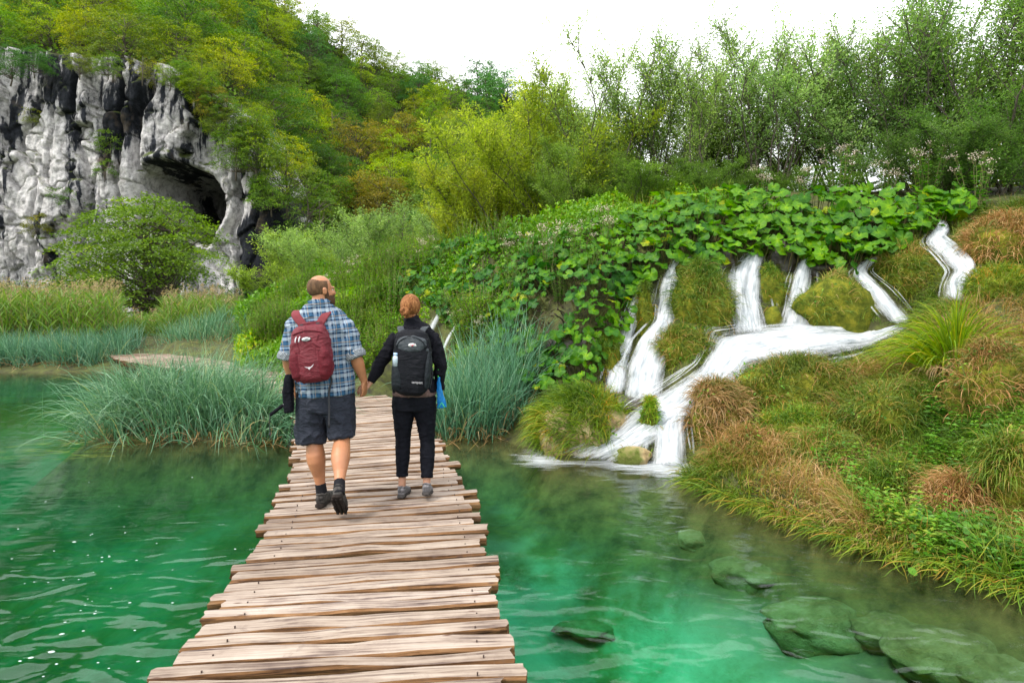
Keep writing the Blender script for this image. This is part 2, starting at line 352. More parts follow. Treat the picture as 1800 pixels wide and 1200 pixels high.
# ------------------------------------------------------------------ water: one closed body, absorbing like clear green lake water
m, nt, out = nodes('lake_water')
pos = geo_pos(nt, (1, 1, 1))
mp = N(nt, 'ShaderNodeMapping'); mp.inputs['Scale'].default_value = (1.0, 1.9, 1); mp.inputs['Rotation'].default_value = (0, 0, .35); nt.links.new(pos, mp.inputs[0])
n1 = noise_(nt, mp.outputs[0], 2.0, 1.5, .4, .9); n2 = noise_(nt, mp.outputs[0], 5, 1, .5, .4)
hsum = math_(nt, 'ADD', n1, math_(nt, 'MULTIPLY', n2, .12))
# calmer far from the falls, livelier in the near pool
sp = N(nt, 'ShaderNodeSeparateXYZ'); nt.links.new(pos, sp.inputs[0])
calm = N(nt, 'ShaderNodeMapRange', inp={1: 2.2, 2: 7.0, 3: .32, 4: .05}); nt.links.new(sp.outputs[1], calm.inputs[0])
b = N(nt, 'ShaderNodeBump'); b.inputs['Distance'].default_value = .16; nt.links.new(calm.outputs[0], b.inputs['Strength']); nt.links.new(hsum, b.inputs['Height'])
fr = N(nt, 'ShaderNodeFresnel'); fr.inputs['IOR'].default_value = 1.33; nt.links.new(b.outputs[0], fr.inputs['Normal'])
gl = N(nt, 'ShaderNodeBsdfGlossy'); gl.inputs['Roughness'].default_value = .08; nt.links.new(b.outputs[0], gl.inputs['Normal'])
tr = N(nt, 'ShaderNodeBsdfTransparent')
ms = N(nt, 'ShaderNodeMixShader'); nt.links.new(fr.outputs[0], ms.inputs[0]); nt.links.new(tr.outputs[0], ms.inputs[1]); nt.links.new(gl.outputs[0], ms.inputs[2])
nt.links.new(ms.outputs[0], out.inputs[0])
va = N(nt, 'ShaderNodeVolumeAbsorption'); va.inputs['Color'].default_value = (.14, .90, .755, 1); va.inputs['Density'].default_value = .82
nt.links.new(va.outputs[0], out.inputs['Volume'])
M['water'] = m
def box(x0, x1, y0, y1, z0, z1):
    V = [(x, y, z) for z in (z0, z1) for y in (y0, y1) for x in (x0, x1)]
    return V, [[0, 2, 3, 1], [4, 5, 7, 6], [0, 1, 5, 4], [2, 6, 7, 3], [0, 4, 6, 2], [1, 3, 7, 5]]
V, F = box(-15.98, 15.98, -5.98, 29.9, -3.2, 0)
tag(link('lake_water', mesh('lake_water', V, F, M['water'])), kind='structure')

# ------------------------------------------------------------------ cliff with its cave
FOOT = np.array([(-900,60),(-300,75),(0,92),(100,103),(200,108),(300,128),(390,188),(430,280),(470,345),(510,420),(560,470),(620,488),(1100,490),(1400,490)], float)
RIDGE = np.array([(-900,-260),(-300,-200),(0,-150),(400,-55),(540,45),(620,95),(700,122),(830,150),(960,188),(1050,260),(1150,360),(1300,450),(1500,490)], float)
def cliff_top(X, Y=57.): return CAMZ+(HOR-np.interp(900+FPX*X/Y, FOOT[:, 0], FOOT[:, 1]))/FPX*Y
nx, nzv = 560, 340
u = np.linspace(-74, -18.5, nx); v = np.linspace(0, 1, nzv)
UX, VZ = np.meshgrid(u, v); top = cliff_top(UX)+.6; Zc = -.3+VZ*(top+.3)
q = np.stack([UX.ravel(), Zc.ravel()*.55, np.zeros(UX.size)], 1)
butt = fbm(q*[.11, .05, 1], 21, 3).reshape(UX.shape)*1.6
med = fbm(q*[.9, .7, 1], 41, 5).reshape(UX.shape)
fine = fbm(q*[2.8, 3.0, 1], 51, 4).reshape(UX.shape)
kr = np.random.default_rng(17)
def cells(nc, sx_, sz_, amp, tilt, warp):
    "angular rock slabs: each cell its own plane, a crack between neighbours"
    wx = UX+warp*fbm(q*[.5, .9, 1]+5, 71, 3).reshape(UX.shape); wz = Zc+warp*fbm(q*[.5, .9, 1]+9, 72, 3).reshape(UX.shape)
    c_ = np.stack([kr.uniform(-76, -17, nc), kr.uniform(-1, 27, nc)], 1); off_ = kr.normal(size=nc)*amp; tx_, tz_ = kr.normal(size=nc)*tilt, kr.normal(size=nc)*tilt*.7
    f1 = np.full(UX.shape, 1e9); f2 = f1.copy(); id_ = np.zeros(UX.shape, int)
    for k in range(nc):
        d_ = np.hypot((wx-c_[k, 0])*sx_, (wz-c_[k, 1])*sz_); m_ = d_ < f1; f2 = np.where(m_, f1, np.minimum(f2, d_)); f1 = np.where(m_, d_, f1); id_ = np.where(m_, k, id_)
    return off_[id_]+tx_[id_]*(UX-c_[id_, 0])+tz_[id_]*(Zc-c_[id_, 1]), np.exp(-((f2-f1)/.16)**2)
b1, k1 = cells(60, 1.0, .42, .42, .10, 1.2)
b2, k2 = cells(340, 1.0, .6, .14, .09, .5)
Yc = 56.8+butt+b1+b2+k1*.40+k2*.16+med*.16+fine*.09+VZ*1.4
# cave: a slanting vault whose depth is real
pxc = 900+FPX*UX/57; pyc = HOR-FPX*(Zc-CAMZ)/57
cave = [(250,312),(270,292),(302,284),(340,292),(364,316),(374,350),(372,400),(350,425),(300,410),(266,372),(250,340)]
cx, cyy = 305, 352
ang = np.arctan2(pyc-cyy, pxc-cx); rr = np.hypot(pxc-cx, pyc-cyy)
ca = np.array(cave, float); pa = np.arctan2(ca[:, 1]-cyy, ca[:, 0]-cx); pr = np.hypot(ca[:, 0]-cx, ca[:, 1]-cyy); oo = np.argsort(pa)
rb = np.interp(ang, np.r_[pa[oo]-2*PI, pa[oo], pa[oo]+2*PI], np.tile(pr[oo], 3))*(1+.07*med)
s_ = np.clip((1.03-rr/rb)/.07, 0, 1); Yc = Yc+s_*s_*(3-2*s_)*(20+5*np.clip(1-rr/rb, 0, 1))
lip = np.exp(-((rr/rb-1.12)/.12)**2); Yc = Yc-lip*.7
# deep cracks
for px0, w_, d_ in ((250, 10, 1.8), (150, 6, .9), (395, 8, 1.2), (60, 5, .7), (205, 5, 1.0)):
    cxp = px0+18*fbm(np.stack([pyc.ravel()*.012, pyc.ravel()*0+px0, pyc.ravel()*0], 1), 5, 3).reshape(UX.shape)
    Yc = Yc+d_*np.exp(-((pxc-cxp)/w_)**2)*(pyc < 470)
m, nt, out = nodes('limestone')
pos = geo_pos(nt)
st = geo_pos(nt, (.30, .1, .085)); st2 = geo_pos(nt, (1.5, .3, .16))
a1 = noise_(nt, st, 1.0, 7, .62, .5); a2 = noise_(nt, st2, 1.0, 6, .65, .4)
f = math_(nt, 'ADD', math_(nt, 'MULTIPLY', a1, .68), math_(nt, 'MULTIPLY', a2, .42))
sxc = N(nt, 'ShaderNodeSeparateXYZ'); nt.links.new(pos, sxc.inputs[0])
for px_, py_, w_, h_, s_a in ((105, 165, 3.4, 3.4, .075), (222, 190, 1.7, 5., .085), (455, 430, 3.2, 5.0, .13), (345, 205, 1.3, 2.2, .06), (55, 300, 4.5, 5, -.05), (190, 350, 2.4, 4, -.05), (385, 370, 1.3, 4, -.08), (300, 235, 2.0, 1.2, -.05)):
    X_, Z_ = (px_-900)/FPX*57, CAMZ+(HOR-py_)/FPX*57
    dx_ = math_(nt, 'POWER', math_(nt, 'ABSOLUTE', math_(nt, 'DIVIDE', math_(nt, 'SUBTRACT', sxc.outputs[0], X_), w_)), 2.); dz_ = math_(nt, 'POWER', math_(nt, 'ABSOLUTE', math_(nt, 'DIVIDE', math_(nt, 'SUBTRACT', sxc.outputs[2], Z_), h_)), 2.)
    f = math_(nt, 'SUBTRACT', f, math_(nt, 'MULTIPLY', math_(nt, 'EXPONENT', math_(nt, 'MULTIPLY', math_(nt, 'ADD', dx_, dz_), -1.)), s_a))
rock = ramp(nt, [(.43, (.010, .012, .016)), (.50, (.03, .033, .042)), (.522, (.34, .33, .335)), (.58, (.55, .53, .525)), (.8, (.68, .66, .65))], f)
spk = ramp(nt, [(.40, .22), (.56, 1.0)], noise_(nt, pos, 1.6, 10, .8))
rock = mixc(nt, .75, rock, spk, 'MULTIPLY')
och = ramp(nt, [(.58, 0.), (.72, 1.)], noise_(nt, pos, .33, 5, .6))
rock = mixc(nt, math_(nt, 'MULTIPLY', och, .35), rock, (.20, .15, .09))
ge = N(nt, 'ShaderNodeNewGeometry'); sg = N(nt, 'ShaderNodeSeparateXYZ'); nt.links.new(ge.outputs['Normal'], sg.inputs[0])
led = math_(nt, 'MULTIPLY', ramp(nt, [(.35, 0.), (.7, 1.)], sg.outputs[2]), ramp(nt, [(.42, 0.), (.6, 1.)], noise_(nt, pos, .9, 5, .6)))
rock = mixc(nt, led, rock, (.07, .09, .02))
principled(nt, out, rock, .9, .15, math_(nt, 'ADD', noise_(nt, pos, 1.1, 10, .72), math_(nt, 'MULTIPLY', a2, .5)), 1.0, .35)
M['limestone'] = m
# carry the brow back into the hill and wrap the right end round
UX = np.vstack([UX, UX[-1:], UX[-1:]]); Yc = np.vstack([Yc, Yc[-1:]*0+64, Yc[-1:]*0+72]); Zc = np.vstack([Zc, Zc[-1:]+.5, Zc[-1:]+.5])
UX = np.hstack([UX, UX[:, -1:]+1.0]); Yc = np.hstack([Yc, np.full((len(Yc), 1), 72.)]); Zc = np.hstack([Zc, Zc[:, -1:]])
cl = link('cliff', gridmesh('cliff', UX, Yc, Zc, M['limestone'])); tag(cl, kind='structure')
# ------------------------------------------------------------------ wooded hill above the cliff
def hillz(X, Y):
    px = 900+FPX*X/Y; s = np.clip((Y-57)/58, 0, 1)**.85
    py = np.interp(px, FOOT[:, 0], FOOT[:, 1])*(1-s)+np.interp(px, RIDGE[:, 0], RIDGE[:, 1])*s
    z = CAMZ+(HOR-py)/FPX*Y
    z = np.where(Y > 115, (CAMZ+(HOR-np.interp(px, RIDGE[:, 0], RIDGE[:, 1]))/FPX*115)-(Y-115)*.5, z)
    return z
hx, hy = np.meshgrid(np.linspace(-110, 42, 230), np.linspace(57, 150, 130))
hz = hillz(hx, hy)+fbm(np.stack([hx.ravel(), hy.ravel(), hx.ravel()*0], 1)*.16, 8, 4).reshape(hx.shape)*1.3*np.clip((hy-57)/6, 0, 1)
hm = plain('hill_soil', (.03, .032, .014), .95, .1, .8, .5, .8)
hz[0] = np.where((900+FPX*hx[0]/hy[0]) > 470, -1, hz[0])
tag(link('hill', gridmesh('hill', hx, hy+2.5, hz, hm)), kind='structure')
# slope rising at the right edge, far behind the willows
rx, ry = np.meshgrid(np.linspace(17, 80, 60), np.linspace(22, 80, 50))
rz = np.clip((rx/ry*1.0-.70), 0, 1)*34+.1+fbm(np.stack([rx.ravel(), ry.ravel(), rx.ravel()*0], 1)*.2, 9, 3).reshape(rx.shape)*.6
tag(link('hillside', gridmesh('hillside', rx, ry, rz, hm)), kind='structure')
# ------------------------------------------------------------------ boardwalk
path = np.array([(-.52,.6),(-.62,1.5),(-.74,2.5),(-.80,3.2),(-.90,4.0),(-1.06,4.9),(-1.29,5.9),(-1.60,7.0),(-2.08,8.5),(-2.75,10.0),(-3.75,11.6),(-5.15,13.1),(-6.9,14.6),(-8.6,15.9),(-10.1,17.1),(-11.2,18.6),(-11.9,20.4),(-12.9,22.3),(-14.4,23.6)])
sg_ = np.r_[0, np.cumsum(np.linalg.norm(np.diff(path, axis=0), axis=1))]
def path_at(s):
    k = np.array([-.5, 0, .5]); p = np.array([[np.interp(s+d, sg_, path[:, 0]), np.interp(s+d, sg_, path[:, 1])] for d in k])
    c = p.mean(0); t = p[2]-p[0]; return c, t/np.linalg.norm(t)
def woodmat(name, cols, side=False):
    m, nt, out = nodes(name)
    oi = N(nt, 'ShaderNodeObjectInfo'); t = N(nt, 'ShaderNodeTexCoord')
    add = N(nt, 'ShaderNodeVectorMath', operation='ADD'); cmb = N(nt, 'ShaderNodeCombineXYZ')
    r = math_(nt, 'MULTIPLY', oi.outputs['Random'], 40.); nt.links.new(r, cmb.inputs[0]); nt.links.new(r, cmb.inputs[1])
    nt.links.new(t.outputs['Object'], add.inputs[0]); nt.links.new(cmb.outputs[0], add.inputs[1])
    mp = N(nt, 'ShaderNodeMapping'); mp.inputs['Scale'].default_value = (1.3, 34, 34); nt.links.new(add.outputs[0], mp.inputs[0])
    g = noise_(nt, mp.outputs[0], 1.5, 7, .65, .5)
    g2 = noise_(nt, add.outputs[0], 3.2, 4, .6)
    mp2 = N(nt, 'ShaderNodeMapping'); mp2.inputs['Scale'].default_value = (1.0, 3.4, 3); nt.links.new(add.outputs[0], mp2.inputs[0])
    vo = N(nt, 'ShaderNodeTexVoronoi'); vo.inputs['Scale'].default_value = 3.2; nt.links.new(mp2.outputs[0], vo.inputs['Vector'])
    knot = ramp(nt, [(.03, 0.), (.10, 1.)], vo.outputs['Distance'])
    c = ramp(nt, cols, math_(nt, 'ADD', math_(nt, 'MULTIPLY', g, .75), math_(nt, 'MULTIPLY', g2, .28)))
    tint = ramp(nt, [(0, (.66, .62, .60)), (.5, (.88, .86, .85)), (1, (1.02, 1.02, 1.05))], oi.outputs['Random'])
    c = mixc(nt, 1.0, c, tint, 'MULTIPLY')
    dirt = ramp(nt, [(.56, 0.), (.72, 1.)], noise_(nt, add.outputs[0], 5.5, 6, .7, 1.))
    c = mixc(nt, math_(nt, 'MULTIPLY', dirt, .5), c, (.12, .085, .07))
    c = mixc(nt, knot, (.09, .05, .035), c)
    principled(nt, out, c, .85, .15, g, .9, .008)
    return m
M['plank'] = woodmat('weathered_plank', [(.35, (.035, .022, .018)), (.42, (.13, .095, .08)), (.50, (.27, .215, .17)), (.66, (.39, .335, .28))])
M['plank_side'] = woodmat('plank_side', [(.32, (.018, .011, .007)), (.45, (.085, .042, .018)), (.56, (.22, .115, .05)), (.72, (.32, .20, .11))])
def plank_mesh(L, w, th, seed, seg=14):
    r = np.random.default_rng(seed); x = np.linspace(-L/2, L/2, seg+1)
    def wob(a, k): return a*np.interp(x, np.linspace(-L/2, L/2, k), r.normal(size=k))
    bow = wob(.008, 5); wl = w/2*(1+wob(.15, 6)+wob(.06, 14)); wr = w/2*(1+wob(.15, 6)+wob(.06, 14)); dz = wob(.003, 7)
    rows = []
    # cross-section: flat worn top with soft shoulders, bellied bark underside
    sec = [(-1, -.22, 0), (-.88, 0, 0), (-.3, .04, 0), (.35, .04, 0), (.88, 0, 0), (1, -.22, 0), (.86, -.62, 0), (.35, -1, 0), (-.35, -1, 0), (-.86, -.62, 0)]
    for sx_, sz_, _ in sec:
        yy = np.where(sx_ < 0, sx_*wl, sx_*wr)+bow; zz = sz_*th+dz*(sz_ > -.3)
        rows.append(np.stack([x, yy, zz+0*x], 1))
    k = len(sec); V = np.stack(rows, 1)
    V[0, :, 0] += r.normal(size=k)*.006; V[-1, :, 0] += r.normal(size=k)*.006
    V = V.reshape(-1, 3)
    i = np.arange(seg)[:, None]*k; j = np.arange(k)[None]; F = np.stack([i+j, i+k+j, i+k+(j+1) % k, i+(j+1) % k], -1).reshape(-1, 4)
    fm = np.tile([0, 0, 0, 0, 0, 1, 1, 1, 1, 1], seg)
    e = seg*k
    caps = [[0, 1, 8, 9], [1, 2, 7, 8], [2, 3, 6, 7], [3, 4, 5, 6]]; caps2 = [[e+b for b in c[::-1]] for c in caps]
    F = np.concatenate([F, caps, caps2]); fm = np.r_[fm, [1]*8]
    fm[0::10] = 1; fm[4::10] = 1
    fm[-8:] = 1
    return mesh('plank', V, F, [M['plank'], M['plank_side']], smooth=False, fm=fm)
bw = empty('boardwalk', (-.8, 3, .35)); tag(bw, 'curving boardwalk of split pale logs crossing the green water', 'boardwalk')
bw.location = (0, 0, 0)
DECK = .35
prng = random.Random(5); s = .1; k = 0
shared = [plank_mesh(1.62, .138, .03, 900+i, 6) for i in range(10)]
while s < sg_[-1]-.6:
    c, t = path_at(s); w_ = prng.uniform(.092, .142) if s < 7 else .125
    near = s < 8.5
    L = 1.54+prng.uniform(-.07, .07)+(.09 if prng.random() < .3 else 0)
    me = plank_mesh(L, w_-.006, prng.uniform(.06, .09), 100+k) if near else shared[k % 10]
    o = link('plank', me, bw); off = prng.uniform(-.045, .045)
    n_ = np.array([t[1], -t[0]]); c = c+n_*(off-.035)
    o.location = (c[0], c[1], DECK-prng.uniform(0, .012)); o.rotation_euler = (prng.uniform(-.02, .02), prng.uniform(-.006, .006), math.atan2(n_[1], n_[0])+prng.uniform(-.014, .014))
    if not near: o.scale = (1, (w_-.006)/.138, 1)
    s += w_+(prng.uniform(.006, .022) if s < 7 else .003); k += 1
a = Acc()
for ss in np.arange(1.6, 9, .128):
    for side in (-.62, .62):
        c, t = path_at(ss); n_ = np.array([t[1], -t[0]]); q_ = c+n_*(side+prng.uniform(-.02, .02)); a.add(*tube([(q_[0], q_[1], DECK-.01), (q_[0], q_[1], DECK+.0045)], .004, 6))
link('nails', a.mesh('nails', plain('rusty_nail', (.05, .03, .022), .7, .4)), bw)['kind'] = 'stuff'
for side in (-.62, .62):
    pts = []
    for ss in np.arange(0, sg_[-1]-.6, .5):
        c, t = path_at(ss); n_ = np.array([t[1], -t[0]]); q_ = c+n_*side; pts.append((q_[0], q_[1], DECK-.165))
    V, F = tube(pts, .075, 8); link('beam', mesh('beam', V, F, M['plank_side'], smooth=True), bw)
for ss in np.arange(1.4, 24, 2.2):
    for side in (-.6, .6):
        c, t = path_at(ss); n_ = np.array([t[1], -t[0]]); q_ = c+n_*side; zb = float(HT(np.array([q_[0]]), np.array([q_[1]]))[0])-.1
        if zb < DECK-.3:
            V, F = tube([(q_[0], q_[1], zb), (q_[0], q_[1], DECK-.16)], .07, 8); link('post', mesh('post', V, F, M['plank_side'], smooth=True), bw)

# ------------------------------------------------------------------ falling water
m, nt, out = nodes('white_water')
uv = N(nt, 'ShaderNodeUVMap'); mp = N(nt, 'ShaderNodeMapping'); mp.inputs['Scale'].default_value = (1, .30, 1); nt.links.new(uv.outputs[0], mp.inputs[0])
n1 = noise_(nt, mp.outputs[0], 9, 5, .62, .25); mp2 = N(nt, 'ShaderNodeMapping'); mp2.inputs['Scale'].default_value = (1, .08, 1); nt.links.new(uv.outputs[0], mp2.inputs[0])
n2 = noise_(nt, mp2.outputs[0], 34, 4, .6, .15)
at = N(nt, 'ShaderNodeAttribute', attribute_name='rnd')
fz = math_(nt, 'ADD', math_(nt, 'MULTIPLY', n1, .55), math_(nt, 'MULTIPLY', n2, .5))
# rnd: 0 on the strip's ragged edges, 1 in its body
al = math_(nt, 'MULTIPLY', math_(nt, 'SUBTRACT', math_(nt, 'ADD', fz, math_(nt, 'MULTIPLY', at.outputs['Fac'], .60)), .72), 1.9, True)
p = principled(nt, None, ramp(nt, [(.38, (.34, .40, .44)), (.48, (.58, .62, .65)), (.60, (.76, .78, .80))], fz), .55, .3, fz, .35, .03)
t_ = N(nt, 'ShaderNodeBsdfTranslucent'); t_.inputs[0].default_value = (.66, .70, .74, 1)
m1 = N(nt, 'ShaderNodeMixShader'); m1.inputs[0].default_value = .4; nt.links.new(p.outputs[0], m1.inputs[1]); nt.links.new(t_.outputs[0], m1.inputs[2])
tp = N(nt, 'ShaderNodeBsdfTransparent'); m2 = N(nt, 'ShaderNodeMixShader'); nt.links.new(al, m2.inputs[0]); nt.links.new(tp.outputs[0], m2.inputs[1]); nt.links.new(m1.outputs[0], m2.inputs[2])
nt.links.new(m2.outputs[0], out.inputs[0]); M['fall'] = m
def resample(p_, n):
    p_ = np.asarray(p_, float); x = np.arange(len(p_)); t = np.linspace(0, len(p_)-1, n)
    r_ = np.stack([np.interp(t, x, p_[:, i]) for i in range(3)], 1)
    for _ in range(max(2, n//(len(p_)*2))): r_[1:-1] = (r_[:-2]+2*r_[1:-1]+r_[2:])/4
    return r_
def stream(name, A, B, nu, nv, bulge, seed, label, drape=False):
    A = resample(PA(A), nv); B = resample(PA(B), nv); mid = (A+B)/2
    len_ = np.r_[0, np.cumsum(np.linalg.norm(np.diff(mid, axis=0), axis=1))]
    wid = np.linalg.norm(A-B, axis=1).mean(); Vs, rs, uvs, Fs = [], [], [], []; n0 = 0
    for layer in range(2):
        t = np.linspace(-.06, 1.06, nu)[None, :, None]; G = A[:, None]*(1-t)+B[:, None]*t
        T = nrm(np.gradient(mid, axis=0)); X = nrm(B-A); Nn = nrm(np.cross(X, T)); Nn = np.where((Nn[:, 1:2] > 0)&(Nn[:, 2:3] < .3), -Nn, Nn); Nn = np.where(Nn[:, 2:3] < -.2, -Nn, Nn)
        prof = np.sin(np.clip(t[..., 0], 0, 1)*PI)**.6
        st_ = fbm(np.stack([np.broadcast_to(t[..., 0]*wid*9, (nv, nu)).ravel(), np.repeat(len_*1.1, nu), np.full(nv*nu, seed+layer*5.)], 1), seed, 4).reshape(nv, nu)
        G = G+Nn[:, None]*((prof*bulge+st_*bulge*.75+.02-layer*.035)[..., None])
        if drape:
            hz_ = HT(G[..., 0], G[..., 1])+.03; G[..., 2] = np.maximum(G[..., 2], hz_)
        tt = np.broadcast_to(t[..., 0], (nv, nu)); ed = np.clip((np.minimum(tt+.06, 1.06-tt)+st_*.09)/.40, 0, 1)
        ends = np.clip(np.minimum(np.arange(nv), np.arange(nv)[::-1])/(nv*.05+.5), 0, 1)[:, None]
        Vs.append(G.reshape(-1, 3)); rs.append((ed*(.35+.65*ends)).ravel()); uvs.append(np.stack([tt*wid+layer*3.3, np.broadcast_to(len_[:, None], (nv, nu))], -1).reshape(-1, 2))
        i = np.arange(nv-1)[:, None]*nu+np.arange(nu-1)[None]; Fs.append(np.stack([i, i+1, i+nu+1, i+nu], -1).reshape(-1, 4)+n0); n0 += nv*nu
    # loose strands that part from the main veil
    sr_ = np.random.default_rng(seed)
    for s in range(9 if nu > 10 else 3):
        tcn = sr_.uniform(-.22, 1.22) if s % 2 else sr_.choice([-.14, 1.12])+sr_.normal()*.05; hw = sr_.uniform(.03, .07)*min(1, .3/wid+.3); wv = fbm(np.stack([len_*1.2, np.full(nv, s*7.), np.full(nv, seed*1.)], 1), 3, 3)*.09
        i0, i1 = sorted(sr_.integers(0, nv, 2)); i0, i1 = (0, nv) if i1-i0 < nv*.35 else (i0, i1); tt = tcn+wv[:, None]+hw*np.linspace(-1, 1, 4)[None]; G = A[:, None]*(1-tt[..., None])+B[:, None]*tt[..., None]
        G = (G+Nn[:, None]*(.02+bulge*.5*np.clip(1-np.abs(tt-.5), 0, 1))[..., None])[i0:i1]; m_ = i1-i0
        fade = np.clip(np.minimum(np.arange(m_), np.arange(m_)[::-1])/(m_*.2+1), 0, 1)[:, None]; Vs.append(G.reshape(-1, 3)); rs.append((np.array([0, .62, .62, 0.])[None]*fade).ravel()); uvs.append(np.stack([tt[i0:i1]*wid+9+s, np.broadcast_to(len_[i0:i1, None], (m_, 4))], -1).reshape(-1, 2))
        i = np.arange(m_-1)[:, None]*4+np.arange(3)[None]; Fs.append(np.stack([i, i+1, i+5, i+4], -1).reshape(-1, 4)+n0); n0 += m_*4
    o = link(name, mesh(name, np.concatenate(Vs), np.concatenate(Fs), M['fall'], np.concatenate(rs), True, np.concatenate(uvs)))
    tag(o, label, 'waterfall'); return o
SL = {'far_left_fall': ('waterfall', 18, 60, .03, 'thin white waterfall leftmost of the group, beside the dark leafy wall'),
 'left_fall': ('waterfall', 30, 80, .06, 'widening white waterfall left of the tall grassy boulder, down to the pool'),
 'side_trickle': ('trickle', 8, 24, .015, 'short trickle over the small mossy stone under the big leaves'),
 'middle_fall': ('waterfall', 26, 60, .07, 'broad white waterfall dropping right of the tall grassy boulder'),
 'right_fall': ('waterfall', 20, 50, .06, 'white waterfall dropping left of the triangular mossy boulder'),
 'basin_run': ('cascade', 60, 220, .05, 'wide white cascade from the upper basin sweeping down to the green pool'),
 'small_drop': ('waterfall', 24, 50, .05, 'low ragged white fall dropping into the pool left of the brown grass mound'),
 'upper_cascade': ('cascade', 18, 60, .09, 'narrow stepped cascade highest on the slope, left of the dry brown mound'),
 'slanting_chute': ('cascade', 14, 50, .03, 'slanting white chute between the triangular boulder and the grassy mound'),
 'distant_rill': ('rill', 8, 30, .06, 'distant thin white rill just right of the woman, left of two'),
 'distant_trickle': ('rill', 8, 30, .06, 'distant thin white rill above the right-hand sedges, right of two')}
for i, (k_, (nm, nu, nv, bu, lb)) in enumerate(SL.items()):
    stream(nm, *STREAMS[k_], nu, nv, bu, 70+i*3, lb)
# foam sheet where the cascade enters the pool
m, nt, out = nodes('foam')
pos = geo_pos(nt, (1, 1, 1)); at = N(nt, 'ShaderNodeAttribute', attribute_name='rnd')
mpf = N(nt, 'ShaderNodeMapping'); mpf.inputs['Scale'].default_value = (.5, 1.6, 1); nt.links.new(pos, mpf.inputs[0])
al = math_(nt, 'MULTIPLY', math_(nt, 'SUBTRACT', math_(nt, 'ADD', noise_(nt, mpf.outputs[0], 6, 5, .65, .8), at.outputs['Fac']), .98), 1.1, True)
d = principled(nt, None, (.62, .66, .68), .8, .2); tp = N(nt, 'ShaderNodeBsdfTransparent'); m2 = N(nt, 'ShaderNodeMixShader')
nt.links.new(al, m2.inputs[0]); nt.links.new(tp.outputs[0], m2.inputs[1]); nt.links.new(d.outputs[0], m2.inputs[2]); nt.links.new(m2.outputs[0], out.inputs[0]); M['foam'] = m
fx, fy = np.meshgrid(np.linspace(-.6, 2.6, 60), np.linspace(5.6, 8.4, 50))
fpx, fpy = proj(np.stack([fx.ravel(), fy.ravel(), 0*fx.ravel()], 1)); 
edge = np.array([(960,806),(1010,798),(1080,806),(1110,812),(1150,818),(1205,826)], float)
dd = np.min(np.hypot((fpx[:, None]-np.interp(np.linspace(0, 5, 40), range(6), edge[:, 0])[None])/75, (fpy[:, None]-np.interp(np.linspace(0, 5, 40), range(6), edge[:, 1])[None])/26), 1)
i = np.arange(49)[:, None]*60+np.arange(59)[None]; F = np.stack([i, i+1, i+61, i+60], -1).reshape(-1, 4)
tag(link('foam', mesh('foam', np.stack([fx.ravel(), fy.ravel(), 0*fx.ravel()+.006], 1), F, M['foam'], np.clip(1.12-dd*.85, -.6, .92), True)), kind='stuff')
# floating foam flecks on the left of the lake
a = Acc()
pp = random.Random(3)
for i in range(85):
    px, py = pp.gauss(150, 110), pp.gauss(960, 75)
    if i < 14: px, py = pp.uniform(20, 260), pp.uniform(1000, 1190)
    if py < 820 or px > 420 or (i > 14 and pp.random() < .35): continue
    Yw = CAMZ*FPX/(py-HOR); x = (px-900)/FPX*Yw; r0 = pp.uniform(.003, .007)*(2.0 if pp.random() < .08 else 1); an = np.linspace(0, 2*PI, 8, endpoint=False); ph = pp.uniform(0, 3)
    ring = np.stack([x+r0*np.cos(an)*(1.3+.4*np.sin(an*2+ph)), Yw+r0*np.sin(an), np.full(8, .004)], 1); ring2 = ring.copy(); ring2[:, :2] = (ring[:, :2]-[x, Yw])*.5+[x, Yw]; ring2[:, 2] = .004+r0*.3
    V = np.concatenate([ring, ring2]); F = [[j, (j+1) % 8, 8+(j+1) % 8, 8+j] for j in range(8)]+[[8, 9, 10, 11], [8, 11, 12, 15], [12, 13, 14, 15]]
    a.add(V, F)
tag(link('foam_flecks', a.mesh('foam_flecks', plain('fleck_white', (.36, .40, .38), .8))), kind='stuff')
# ------------------------------------------------------------------ plant builders
def sprays(n, H, Rr, z0, shape, r):
    "centres of leaf sprays filling an uneven crown"
    C = []
    lob = r.normal(size=(9, 3)); lob = nrm(lob)*[Rr*.62, Rr*.62, H*.26]+[0, 0, (z0+1)*H/2]; lr = r.uniform(.45, .8, 9)
    while len(C) < n:
        p_ = r.uniform(-1, 1, 3); q_ = p_*[Rr, Rr, (1-z0)*H/2]+[0, 0, (1+z0)*H/2]
        d = np.min(np.linalg.norm((q_-lob)/[Rr, Rr, H*.42], axis=1)/lr)
        h = (q_[2]/H-z0)/(1-z0); prof = {'round': math.sqrt(max(0, 1-(2*h-1)**2*.95)), 'cone': 1.05-h*.85, 'wide': math.sqrt(max(0, 1-h**2.2))*.98+.04, 'oval': math.sin(PI*min(1, h*.85+.12))}[shape]
        rad = math.hypot(q_[0], q_[1])/(Rr*max(prof, .05))
        if rad < 1.05 and d < 1.0 and r.random() < .25+.75*max(rad, h): C.append(q_)
    return np.array(C)
